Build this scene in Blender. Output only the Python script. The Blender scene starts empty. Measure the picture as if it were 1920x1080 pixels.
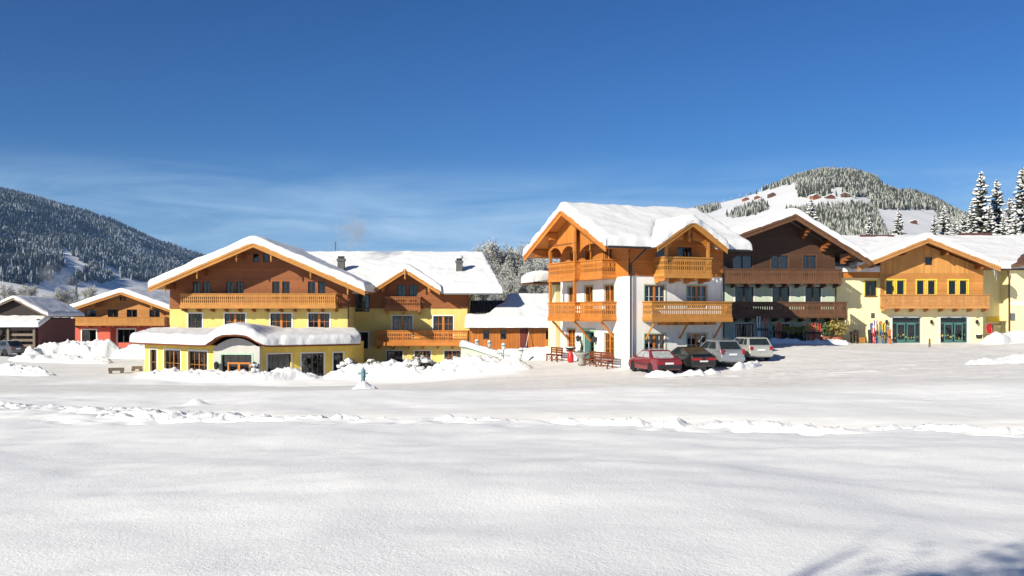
import bpy, math, random
import numpy as np
from mathutils import Vector, Matrix

R = math.radians
C = bpy.context.scene.collection
SC = bpy.context.scene
# ------------------------------------------------------------------ camera, sky, sun, exposure
ZC = 3.6            # eye height, metres
FPX = 1800.0        # focal length in pixels of a 1920 wide picture
HOR = 585.0         # horizon row
cam = bpy.data.objects.new('camera', bpy.data.cameras.new('camera'))
C.objects.link(cam)
cam.location = (0, 0, ZC)
cam.rotation_euler = (R(90), 0, 0)
cam.data.sensor_width = 36
cam.data.lens = 36 * FPX / 1920
cam.data.shift_y = (HOR - 540) / 1920
cam.data.clip_start = 0.1
cam.data.clip_end = 20000
SC.camera = cam

SUN_EL, SUN_AZ = 27.0, 43.0       # sun behind the camera, SUN_AZ degrees to its left
world = bpy.data.worlds.new('World')
SC.world = world
world.use_nodes = True
wn, wl_ = world.node_tree.nodes, world.node_tree.links
bg = wn['Background']
sky = wn.new('ShaderNodeTexSky')
sky.sky_type = 'NISHITA'
sky.sun_disc = False
sky.sun_elevation = R(SUN_EL)
sky.sun_rotation = R(180 + SUN_AZ)
sky.altitude = 900
sky.air_density = 1.0
sky.dust_density = 0.35
sky.ozone_density = 4.0
gam = wn.new('ShaderNodeGamma'); gam.inputs[1].default_value = 1.25
hs = wn.new('ShaderNodeHueSaturation'); hs.inputs['Saturation'].default_value = 1.12
wl_.new(sky.outputs[0], gam.inputs[0])
wl_.new(gam.outputs[0], hs.inputs['Color'])
# thin cirrus low over the valley
tc = wn.new('ShaderNodeTexCoord')
sep = wn.new('ShaderNodeSeparateXYZ'); wl_.new(tc.outputs['Generated'], sep.inputs[0])
mp = wn.new('ShaderNodeMapping'); mp.inputs['Scale'].default_value = (2.2, 2.2, 17.0); mp.inputs['Rotation'].default_value = (0.0, R(5), 0)
wl_.new(tc.outputs['Generated'], mp.inputs[0])
nz = wn.new('ShaderNodeTexNoise'); nz.inputs['Scale'].default_value = 2.1; nz.inputs['Detail'].default_value = 7; nz.inputs['Roughness'].default_value = 0.62; nz.inputs['Distortion'].default_value = 0.6
wl_.new(mp.outputs[0], nz.inputs['Vector'])
cr = wn.new('ShaderNodeMapRange'); cr.inputs[1].default_value = 0.40; cr.inputs[2].default_value = 0.70
wl_.new(nz.outputs[0], cr.inputs[0])
hb = wn.new('ShaderNodeMapRange'); hb.inputs[1].default_value = 0.17; hb.inputs[2].default_value = 0.06; hb.interpolation_type = 'SMOOTHSTEP'
wl_.new(sep.outputs['Z'], hb.inputs[0])
mm = wn.new('ShaderNodeMath'); mm.operation = 'MULTIPLY'
ad_ = wn.new('ShaderNodeMath'); ad_.operation = 'ADD'; ad_.inputs[1].default_value = 0.32; wl_.new(cr.outputs[0], ad_.inputs[0])
wl_.new(ad_.outputs[0], mm.inputs[0]); wl_.new(hb.outputs[0], mm.inputs[1])
m2 = wn.new('ShaderNodeMath'); m2.operation = 'MULTIPLY'; m2.inputs[1].default_value = 0.85
wl_.new(mm.outputs[0], m2.inputs[0])
mix = wn.new('ShaderNodeMixRGB'); mix.inputs[2].default_value = (15, 16, 17, 1)
wl_.new(m2.outputs[0], mix.inputs[0]); wl_.new(hs.outputs[0], mix.inputs[1])
gr = wn.new('ShaderNodeMixRGB'); gr.blend_type = 'MULTIPLY'; gr.inputs[0].default_value = 1; gr.inputs[2].default_value = (0.44, 0.60, 0.76, 1)
wl_.new(mix.outputs[0], gr.inputs[1])
wl_.new(gr.outputs[0], bg.inputs[0])
bg.inputs[1].default_value = 0.05

sun_l = bpy.data.lights.new('sun', 'SUN')
sun_l.energy = 4.8
sun_l.angle = R(0.5)
sun_l.color = (1.0, 0.935, 0.80)
sun = bpy.data.objects.new('sun', sun_l); C.objects.link(sun)
SDIR = Vector((-math.sin(R(SUN_AZ)) * math.cos(R(SUN_EL)), -math.cos(R(SUN_AZ)) * math.cos(R(SUN_EL)), math.sin(R(SUN_EL))))
sun.rotation_euler = SDIR.to_track_quat('Z', 'Y').to_euler()
sun.location = (0, -20, 60)

SC.view_settings.view_transform = 'Standard'
SC.view_settings.look = 'None'
SC.view_settings.gamma = 1
SC.view_settings.use_curve_mapping = False
SC.view_settings.exposure = 0.54
SC.render.engine = 'CYCLES'
SC.cycles.use_denoising = True
SC.cycles.max_bounces = 8
SC.cycles.diffuse_bounces = 3
SC.cycles.glossy_bounces = 3
SC.cycles.transparent_max_bounces = 12
SC.cycles.volume_bounces = 0

rnd = random.Random(7)

# ------------------------------------------------------------------ noise
def _h(ix, iy, iz):
    n = (ix.astype(np.int64) * 374761393 + iy.astype(np.int64) * 668265263 + iz.astype(np.int64) * 2147483647) & 0xffffffff
    n = ((n ^ (n >> 13)) * 1274126177) & 0xffffffff
    n = ((n ^ (n >> 16)) * 2246822519) & 0xffffffff
    return ((n ^ (n >> 15)) & 0xffffff).astype(np.float64) / 0xffffff

def vnoise(x, y, z=0.0):
    x, y, z = np.broadcast_arrays(np.asarray(x, float), np.asarray(y, float), np.asarray(z, float))
    ix, iy, iz = np.floor(x), np.floor(y), np.floor(z)
    fx, fy, fz = x - ix, y - iy, z - iz
    fx, fy, fz = [f * f * f * (f * (f * 6 - 15) + 10) for f in (fx, fy, fz)]
    out = 0
    for dx in (0, 1):
        for dy in (0, 1):
            for dz in (0, 1):
                w = (fx if dx else 1 - fx) * (fy if dy else 1 - fy) * (fz if dz else 1 - fz)
                out = out + w * _h(ix + dx, iy + dy, iz + dz)
    return out * 2 - 1

def fbm(x, y, z=0.0, o=4, g=0.5):
    a, f, s, t = 1.0, 1.0, 0.0, 0.0
    for i in range(o):
        s = s + a * vnoise(np.asarray(x) * f + 17.3 * i, np.asarray(y) * f - 9.1 * i, np.asarray(z) * f + 3.7 * i)
        t += a; a *= g; f *= 2.03
    return s / t

def billow(x, y, z=0.0, o=4, g=0.5):
    a, f, s, t = 1.0, 1.0, 0.0, 0.0
    for i in range(o):
        s = s + a * (1 - np.abs(vnoise(np.asarray(x) * f + 31.3 * i, np.asarray(y) * f - 5.1 * i, np.asarray(z) * f + 8.7 * i)) * 1.6)
        t += a; a *= g; f *= 2.1
    return s / t

def sstep(a, b, x):
    t = np.clip((x - a) / (b - a), 0, 1)
    return t * t * (3 - 2 * t)

# ------------------------------------------------------------------ materials
MATS = {}
def _new(name):
    m = bpy.data.materials.new(name); m.use_nodes = True
    b = m.node_tree.nodes['Principled BSDF']
    MATS[name] = m
    return m, m.node_tree.nodes, m.node_tree.links, b

def _coords(n, l, kind='Object'):
    t = n.new('ShaderNodeTexCoord'); return t.outputs[kind]

def mat(name, col, rough=0.7, var=0.12, scale=3.0, bump=0.15, bscale=40, metal=0.0, spec=0.35, coat=0.0, rand=0.0):
    """Plain procedural surface: base colour broken up by noise, fine bump, optional per-object variation."""
    m, n, l, b = _new(name)
    co = _coords(n, l)
    t = n.new('ShaderNodeTexNoise'); t.inputs['Scale'].default_value = scale; t.inputs['Detail'].default_value = 5
    l.new(co, t.inputs['Vector'])
    mr = n.new('ShaderNodeMapRange'); mr.inputs[1].default_value = 0.3; mr.inputs[2].default_value = 0.7
    mr.inputs[3].default_value = 1 - var; mr.inputs[4].default_value = 1 + var
    l.new(t.outputs[0], mr.inputs[0])
    mx = n.new('ShaderNodeMixRGB'); mx.blend_type = 'MULTIPLY'; mx.inputs[0].default_value = 1
    mx.inputs[1].default_value = (*col, 1)
    last = mr.outputs[0]
    if rand:
        oi = n.new('ShaderNodeObjectInfo')
        r2 = n.new('ShaderNodeMapRange'); r2.inputs[3].default_value = 1 - rand; r2.inputs[4].default_value = 1 + rand
        l.new(oi.outputs['Random'], r2.inputs[0])
        mu = n.new('ShaderNodeMath'); mu.operation = 'MULTIPLY'
        l.new(last, mu.inputs[0]); l.new(r2.outputs[0], mu.inputs[1]); last = mu.outputs[0]
    if name.startswith('plaster'):
        ms_ = n.new('ShaderNodeMapping'); ms_.inputs['Scale'].default_value = (2.2, 2.2, 0.22); l.new(co, ms_.inputs[0])
        ts = n.new('ShaderNodeTexNoise'); ts.inputs['Scale'].default_value = 2.0; ts.inputs['Detail'].default_value = 6; ts.inputs['Roughness'].default_value = 0.7
        l.new(ms_.outputs[0], ts.inputs['Vector'])
        r3 = n.new('ShaderNodeMapRange'); r3.inputs[1].default_value = 0.35; r3.inputs[2].default_value = 0.6; r3.inputs[3].default_value = 0.91; r3.inputs[4].default_value = 1.02
        l.new(ts.outputs[0], r3.inputs[0])
        m6 = n.new('ShaderNodeMath'); m6.operation = 'MULTIPLY'; l.new(last, m6.inputs[0]); l.new(r3.outputs[0], m6.inputs[1]); last = m6.outputs[0]
    l.new(last, mx.inputs[2])
    l.new(mx.outputs[0], b.inputs['Base Color'])
    b.inputs['Roughness'].default_value = rough
    b.inputs['Metallic'].default_value = metal
    b.inputs['Specular IOR Level'].default_value = spec
    if coat:
        b.inputs['Coat Weight'].default_value = coat; b.inputs['Coat Roughness'].default_value = 0.06
    if bump:
        t2 = n.new('ShaderNodeTexNoise'); t2.inputs['Scale'].default_value = bscale; t2.inputs['Detail'].default_value = 4
        l.new(co, t2.inputs['Vector'])
        bp = n.new('ShaderNodeBump'); bp.inputs['Strength'].default_value = bump; bp.inputs['Distance'].default_value = 0.02
        l.new(t2.outputs[0], bp.inputs['Height']); l.new(bp.outputs[0], b.inputs['Normal'])
    return m

def wood(name, col, col2, axis='H', plank=0.17, rough=0.55, groove=0.45, rand=0.12):
    """Boards: axis H = horizontal boards, V = vertical boards, N = single piece with lengthwise grain."""
    m, n, l, b = _new(name)
    co = _coords(n, l)
    sp = n.new('ShaderNodeSeparateXYZ'); l.new(co, sp.inputs[0])
    if axis == 'V':
        ad = n.new('ShaderNodeMath'); ad.operation = 'ADD'
        l.new(sp.outputs['X'], ad.inputs[0]); l.new(sp.outputs['Y'], ad.inputs[1]); src = ad.outputs[0]
        sc = (9, 9, 0.5)
    else:
        src = sp.outputs['Z']; sc = (0.6, 0.6, 9) if axis == 'H' else (2.5, 2.5, 2.5)
    mpn = n.new('ShaderNodeMapping'); mpn.inputs['Scale'].default_value = sc
    l.new(co, mpn.inputs[0])
    g = n.new('ShaderNodeTexNoise'); g.inputs['Scale'].default_value = 3.0; g.inputs['Detail'].default_value = 6; g.inputs['Roughness'].default_value = 0.65
    l.new(mpn.outputs[0], g.inputs['Vector'])
    big = n.new('ShaderNodeTexNoise'); big.inputs['Scale'].default_value = 0.45; big.inputs['Detail'].default_value = 3
    l.new(co, big.inputs['Vector'])
    mx = n.new('ShaderNodeMixRGB'); mx.inputs[1].default_value = (*col, 1); mx.inputs[2].default_value = (*col2, 1)
    mr = n.new('ShaderNodeMapRange'); mr.inputs[1].default_value = 0.33; mr.inputs[2].default_value = 0.67
    l.new(g.outputs[0], mr.inputs[0]); l.new(mr.outputs[0], mx.inputs[0])
    oi = n.new('ShaderNodeObjectInfo')
    r2 = n.new('ShaderNodeMapRange'); r2.inputs[3].default_value = 1 - rand; r2.inputs[4].default_value = 1 + rand
    l.new(oi.outputs['Random'], r2.inputs[0])
    bigr = n.new('ShaderNodeMapRange'); bigr.inputs[1].default_value = 0.3; bigr.inputs[2].default_value = 0.7; bigr.inputs[3].default_value = 0.84; bigr.inputs[4].default_value = 1.12
    l.new(big.outputs[0], bigr.inputs[0])
    mu = n.new('ShaderNodeMath'); mu.operation = 'MULTIPLY'
    l.new(r2.outputs[0], mu.inputs[0]); l.new(bigr.outputs[0], mu.inputs[1])
    val = mu.outputs[0]
    bp = n.new('ShaderNodeBump'); bp.inputs['Distance'].default_value = 0.02; bp.inputs['Strength'].default_value = 0.5
    if axis in 'HV':
        dv = n.new('ShaderNodeMath'); dv.operation = 'DIVIDE'; dv.inputs[1].default_value = plank
        l.new(src, dv.inputs[0])
        fr = n.new('ShaderNodeMath'); fr.operation = 'FRACT'; l.new(dv.outputs[0], fr.inputs[0])
        fl = n.new('ShaderNodeMath'); fl.operation = 'FLOOR'; l.new(dv.outputs[0], fl.inputs[0])
        wn_ = n.new('ShaderNodeTexWhiteNoise'); wn_.noise_dimensions = '1D'; l.new(fl.outputs[0], wn_.inputs['W'])
        wr_ = n.new('ShaderNodeMapRange'); wr_.inputs[3].default_value = 0.86; wr_.inputs[4].default_value = 1.12
        l.new(wn_.outputs['Value'], wr_.inputs[0])
        mu3 = n.new('ShaderNodeMath'); mu3.operation = 'MULTIPLY'; l.new(val, mu3.inputs[0]); l.new(wr_.outputs[0], mu3.inputs[1])
        gr = n.new('ShaderNodeMapRange'); gr.inputs[1].default_value = 0.0; gr.inputs[2].default_value = 0.12; gr.inputs[3].default_value = groove; gr.inputs[4].default_value = 1.0
        l.new(fr.outputs[0], gr.inputs[0])
        mu4 = n.new('ShaderNodeMath'); mu4.operation = 'MULTIPLY'; l.new(mu3.outputs[0], mu4.inputs[0]); l.new(gr.outputs[0], mu4.inputs[1])
        val = mu4.outputs[0]
        l.new(gr.outputs[0], bp.inputs['Height'])
    else:
        l.new(g.outputs[0], bp.inputs['Height'])
    m5 = n.new('ShaderNodeMixRGB'); m5.blend_type = 'MULTIPLY'; m5.inputs[0].default_value = 1
    l.new(mx.outputs[0], m5.inputs[1]); l.new(val, m5.inputs[2])
    l.new(m5.outputs[0], b.inputs['Base Color'])
    l.new(bp.outputs[0], b.inputs['Normal'])
    b.inputs['Roughness'].default_value = rough
    b.inputs['Specular IOR Level'].default_value = 0.3
    return m

def snow_mat(name, col=(0.88, 0.875, 0.86), bumps=((3.0, 0.25, 0.10), (26.0, 0.35, 0.03), (90.0, 0.3, 0.01)), packed_and_shade=False):
    m, n, l, b = _new(name)
    co = _coords(n, l)
    prev = None
    for sc, st, di in bumps:
        t = n.new('ShaderNodeTexNoise'); t.inputs['Scale'].default_value = sc; t.inputs['Detail'].default_value = 4; t.inputs['Roughness'].default_value = 0.6
        l.new(co, t.inputs['Vector'])
        bp = n.new('ShaderNodeBump'); bp.inputs['Strength'].default_value = st; bp.inputs['Distance'].default_value = di
        l.new(t.outputs[0], bp.inputs['Height'])
        if prev: l.new(prev, bp.inputs['Normal'])
        prev = bp.outputs[0]
    l.new(prev, b.inputs['Normal'])
    b.inputs['Roughness'].default_value = 0.65
    b.inputs['Specular IOR Level'].default_value = 0.25
    if packed_and_shade:
        at = n.new('ShaderNodeAttribute'); at.attribute_name = 'packed_and_shade'
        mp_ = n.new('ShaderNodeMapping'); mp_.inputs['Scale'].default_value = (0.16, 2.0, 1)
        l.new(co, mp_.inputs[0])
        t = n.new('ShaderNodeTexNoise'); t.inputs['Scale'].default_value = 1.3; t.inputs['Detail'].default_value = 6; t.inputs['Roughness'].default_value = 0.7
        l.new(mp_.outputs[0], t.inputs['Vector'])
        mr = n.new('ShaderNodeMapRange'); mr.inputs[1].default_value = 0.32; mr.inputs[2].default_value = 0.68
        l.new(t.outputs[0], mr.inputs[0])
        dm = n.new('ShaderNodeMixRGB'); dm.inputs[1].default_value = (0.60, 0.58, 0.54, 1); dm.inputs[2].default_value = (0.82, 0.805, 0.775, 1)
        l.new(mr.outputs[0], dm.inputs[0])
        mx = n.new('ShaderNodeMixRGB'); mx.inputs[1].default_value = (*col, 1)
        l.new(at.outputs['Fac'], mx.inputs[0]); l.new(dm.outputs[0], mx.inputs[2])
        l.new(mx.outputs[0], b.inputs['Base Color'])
    else:
        b.inputs['Base Color'].default_value = (*col, 1)
    return m

snow_mat('snow', (0.72, 0.72, 0.715), bumps=((2.2, 0.35, 0.12), (11.0, 0.35, 0.05), (60.0, 0.35, 0.012)))
snow_mat('snow_rough', (0.78, 0.78, 0.775), ((5, 0.5, 0.12), (18, 0.6, 0.06), (70, 0.4, 0.015)))
snow_mat('ground_snow', (0.88, 0.875, 0.845), ((1.3, 0.12, 0.12), (9.0, 0.14, 0.05), (28.0, 0.36, 0.03), (75.0, 0.35, 0.012)), packed_and_shade=True)
mat('plaster_yellow', (0.66, 0.53, 0.17), 0.85, 0.05, 1.2, 0.2, 60)
mat('plaster_strong_yellow', (0.77, 0.57, 0.11), 0.85, 0.05, 1.2, 0.2, 60)
mat('plaster_cream', (0.86, 0.755, 0.42), 0.85, 0.04, 1.0, 0.2, 60)
mat('plaster_white', (0.78, 0.77, 0.73), 0.85, 0.04, 1.0, 0.2, 60)
mat('plaster_grey', (0.50, 0.49, 0.45), 0.85, 0.04, 1.0, 0.2, 60)
mat('plaster_green', (0.50, 0.58, 0.44), 0.85, 0.05, 1.0, 0.2, 60)
mat('plaster_red', (0.52, 0.11, 0.07), 0.85, 0.06, 1.0, 0.2, 60)
mat('trim_white', (0.74, 0.72, 0.66), 0.7, 0.04, 2, 0.1, 60)
mat('trim_green', (0.38, 0.52, 0.40), 0.7, 0.04, 2, 0.1, 60)
wood('wood_red', (0.36, 0.115, 0.025), (0.27, 0.075, 0.015), 'H', 0.19)
wood('wood_brown', (0.31, 0.11, 0.032), (0.22, 0.068, 0.019), 'H', 0.19)
wood('wood_orange', (0.52, 0.19, 0.035), (0.42, 0.135, 0.022), 'H', 0.18)
wood('wood_orange_v', (0.52, 0.19, 0.035), (0.42, 0.135, 0.022), 'V', 0.2)
wood('wood_honey', (0.54, 0.25, 0.065), (0.44, 0.18, 0.042), 'H', 0.16, groove=0.7)
wood('wood_honey_v', (0.58, 0.29, 0.08), (0.50, 0.225, 0.055), 'V', 0.2, groove=0.65)
wood('wood_dark', (0.105, 0.05, 0.026), (0.07, 0.032, 0.016), 'H', 0.18)
wood('wood_barn', (0.030, 0.018, 0.012), (0.018, 0.011, 0.008), 'V', 0.25)
wood('wood_barn_red', (0.16, 0.035, 0.025), (0.11, 0.022, 0.016), 'V', 0.25)
wood('wood_hut', (0.50, 0.18, 0.035), (0.38, 0.115, 0.02), 'V', 0.22, groove=0.3)
wood('piece_orange', (0.53, 0.20, 0.038), (0.43, 0.145, 0.025), 'N', rand=0.14)
wood('piece_gold', (0.50, 0.235, 0.055), (0.40, 0.17, 0.035), 'N', rand=0.12)
wood('piece_brown', (0.30, 0.11, 0.03), (0.22, 0.07, 0.02), 'N', rand=0.12)
wood('piece_dark', (0.15, 0.072, 0.036), (0.09, 0.042, 0.02), 'N', rand=0.15)
wood('piece_honey', (0.50, 0.25, 0.085), (0.41, 0.18, 0.055), 'N', rand=0.12)
wood('piece_bench', (0.22, 0.06, 0.022), (0.15, 0.038, 0.014), 'N', rand=0.15)
wood('piece_grey', (0.20, 0.155, 0.11), (0.13, 0.10, 0.075), 'N', rand=0.15)
mat('frame_dark', (0.06, 0.035, 0.025), 0.5, 0.1, 4, 0.05, 50)
mat('frame_orange', (0.50, 0.17, 0.03), 0.5, 0.1, 4, 0.05, 50)
mat('frame_yellow', (0.72, 0.50, 0.06), 0.5, 0.06, 4, 0.05, 50)
mat('frame_green', (0.055, 0.14, 0.125), 0.5, 0.1, 4, 0.05, 50)
mat('shutter_blue', (0.05, 0.075, 0.10), 0.6, 0.1, 4, 0.1, 50)
mat('curtain', (0.62, 0.60, 0.55), 0.9, 0.15, 12, 0.2, 20)
mat('curtain_gold', (0.42, 0.33, 0.10), 0.9, 0.2, 9, 0.2, 20)
mat('room_dark', (0.035, 0.03, 0.027), 0.9, 0.3, 1.5, 0)
mat('metal_grey', (0.23, 0.23, 0.24), 0.45, 0.1, 5, 0.05, 50, metal=0.6)
mat('metal_dark', (0.035, 0.035, 0.04), 0.5, 0.15, 5, 0.05, 50, metal=0.3)
mat('metal_brown', (0.09, 0.05, 0.035), 0.45, 0.15, 5, 0.05, 50, metal=0.4)
mat('chimney', (0.10, 0.10, 0.095), 0.85, 0.2, 6, 0.4, 30)
mat('roof_dark', (0.045, 0.043, 0.045), 0.7, 0.2, 4, 0.2, 30)
mat('roof_red', (0.09, 0.035, 0.035), 0.7, 0.2, 4, 0.2, 30)
mat('stone', (0.30, 0.29, 0.26), 0.85, 0.2, 5, 0.4, 25)
mat('verdigris', (0.10, 0.22, 0.19), 0.6, 0.2, 6, 0.2, 40, metal=0.2)
mat('hydrant_blue', (0.13, 0.24, 0.27), 0.5, 0.15, 8, 0.1, 40)
mat('rubber', (0.012, 0.012, 0.013), 0.8, 0.2, 9, 0.1, 60)
mat('bark', (0.07, 0.05, 0.037), 0.9, 0.3, 6, 0.6, 12)
mat('twig', (0.10, 0.085, 0.07), 0.9, 0.3, 2, 0, 12)
mat('frost', (0.43, 0.43, 0.40), 0.85, 0.12, 1.2, 0.1, 12)
mat('needles', (0.062, 0.068, 0.030), 0.8, 0.35, 1.3, 0.0, 12)
mat('hedge', (0.30, 0.29, 0.03), 0.7, 0.3, 4, 0, 12, rand=0.1)
mat('shrub_green', (0.10, 0.13, 0.045), 0.7, 0.3, 4, 0, 12)
mat('shrub_gold', (0.33, 0.25, 0.06), 0.7, 0.3, 4, 0, 12)
mat('terracotta', (0.42, 0.12, 0.05), 0.8, 0.15, 6, 0.2, 40)
mat('red_paint', (0.50, 0.02, 0.02), 0.4, 0.1, 6, 0.05, 40)
mat('lamp_red', (0.26, 0.008, 0.010), 0.2, 0.05, 6, 0, 40, spec=0.6)
mat('lamp_clear', (0.55, 0.55, 0.53), 0.15, 0.05, 6, 0, 40, spec=0.6)
mat('plate', (0.72, 0.72, 0.70), 0.4, 0.1, 30, 0, 40)
mat('ice', (0.62, 0.70, 0.76), 0.15, 0.1, 5, 0.2, 20, spec=0.6)
mat('paint_red', (0.17, 0.008, 0.018), 0.32, 0.12, 2.5, 0.02, 60, spec=0.5, coat=0.5)
mat('paint_black', (0.012, 0.015, 0.014), 0.32, 0.2, 2.5, 0.02, 60, spec=0.5, coat=0.5)
mat('paint_silver', (0.36, 0.38, 0.40), 0.33, 0.08, 2.5, 0.02, 60, metal=0.55, coat=0.5)
mat('paint_champagne', (0.48, 0.48, 0.44), 0.35, 0.08, 2.5, 0.02, 60, metal=0.4, coat=0.4)
mat('paint_slate', (0.06, 0.065, 0.075), 0.35, 0.1, 2.5, 0.02, 60, spec=0.5, coat=0.4)
mat('plastic_dark', (0.025, 0.025, 0.027), 0.6, 0.1, 5, 0.05, 50)
mat('frosted_glass', (0.33, 0.35, 0.34), 0.45, 0.25, 5, 0.1, 40, spec=0.5)
mat('car_glass', (0.018, 0.025, 0.026), 0.08, 0.2, 3, 0, 40, spec=0.7)

def glass_mat():
    m, n, l, b = _new('glass')
    b.inputs['Base Color'].default_value = (0.02, 0.025, 0.03, 1)
    b.inputs['Roughness'].default_value = 0.03
    b.inputs['Specular IOR Level'].default_value = 0.8
    tr = n.new('ShaderNodeBsdfTransparent'); tr.inputs[0].default_value = (0.62, 0.67, 0.70, 1)
    lw = n.new('ShaderNodeFresnel'); lw.inputs[0].default_value = 1.45
    ms = n.new('ShaderNodeMixShader')
    ad = n.new('ShaderNodeMath'); ad.operation = 'ADD'; ad.inputs[1].default_value = 0.03
    l.new(lw.outputs[0], ad.inputs[0])
    co = _coords(n, l)
    t = n.new('ShaderNodeTexNoise'); t.inputs['Scale'].default_value = 1.2
    l.new(co, t.inputs['Vector'])
    bp = n.new('ShaderNodeBump'); bp.inputs['Strength'].default_value = 0.05
    l.new(t.outputs[0], bp.inputs['Height'])
    gl = n.new('ShaderNodeBsdfGlossy'); gl.inputs['Roughness'].default_value = 0.03
    l.new(bp.outputs[0], gl.inputs['Normal'])
    l.new(ad.outputs[0], ms.inputs[0]); l.new(tr.outputs[0], ms.inputs[1]); l.new(gl.outputs[0], ms.inputs[2])
    l.new(ms.outputs[0], n['Material Output'].inputs['Surface'])
glass_mat()

def forest_mat(name, dark, frac, frost=(0.62, 0.65, 0.66), scale=0.09):
    m, n, l, b = _new(name)
    co = _coords(n, l)
    t = n.new('ShaderNodeTexNoise'); t.inputs['Scale'].default_value = scale; t.inputs['Detail'].default_value = 6; t.inputs['Roughness'].default_value = 0.75
    l.new(co, t.inputs['Vector'])
    at = n.new('ShaderNodeAttribute'); at.attribute_name = 'tint'
    ad = n.new('ShaderNodeMath'); ad.operation = 'ADD'; l.new(t.outputs[0], ad.inputs[0]); l.new(at.outputs['Fac'], ad.inputs[1])
    mr = n.new('ShaderNodeMapRange'); mr.inputs[1].default_value = 1.12 - frac; mr.inputs[2].default_value = 1.42 - frac
    l.new(ad.outputs[0], mr.inputs[0])
    mx = n.new('ShaderNodeMixRGB'); mx.inputs[1].default_value = (*dark, 1); mx.inputs[2].default_value = (*frost, 1)
    l.new(mr.outputs[0], mx.inputs[0]); l.new(mx.outputs[0], b.inputs['Base Color'])
    b.inputs['Roughness'].default_value = 0.9; b.inputs['Specular IOR Level'].default_value = 0.1
forest_mat('forest_right', (0.050, 0.055, 0.034), 0.20, frost=(0.44, 0.45, 0.40), scale=0.16)
forest_mat('forest_left', (0.022, 0.030, 0.030), 0.05, frost=(0.34, 0.38, 0.42), scale=0.05)

# ------------------------------------------------------------------ object helpers
def link(name, data, parent=None, m=None):
    o = bpy.data.objects.new(name, data); C.objects.link(o)
    if parent is not None: o.parent = parent
    if m is not None: o.matrix_basis = m
    return o

def tag(o, label=None, cat=None, group=None, kind=None):
    if label: o['label'] = label
    if cat: o['category'] = cat
    if group: o['group'] = group
    if kind: o['kind'] = kind
    return o

def thing(name, label, cat, loc=(0, 0, 0), rz=0.0, group=None):
    o = link(name, None); o.location = loc; o.rotation_euler = (0, 0, rz)
    return tag(o, label, cat, group)

def mesh_np(name, v, f, m, smooth=False):
    """v (n,3) array, f (k,4) or (k,3) int array -> mesh"""
    me = bpy.data.meshes.new(name)
    v = np.asarray(v, np.float32); f = np.asarray(f, np.int32)
    k = f.shape[1]
    me.vertices.add(len(v)); me.vertices.foreach_set('co', v.ravel())
    me.loops.add(f.size); me.loops.foreach_set('vertex_index', f.ravel())
    me.polygons.add(len(f))
    me.polygons.foreach_set('loop_start', np.arange(0, f.size, k, dtype=np.int32))
    me.polygons.foreach_set('loop_total', np.full(len(f), k, np.int32))
    if smooth: me.polygons.foreach_set('use_smooth', np.ones(len(f), bool))
    me.update(calc_edges=True)
    me.validate()
    me.materials.append(MATS[m])
    return me

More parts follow.
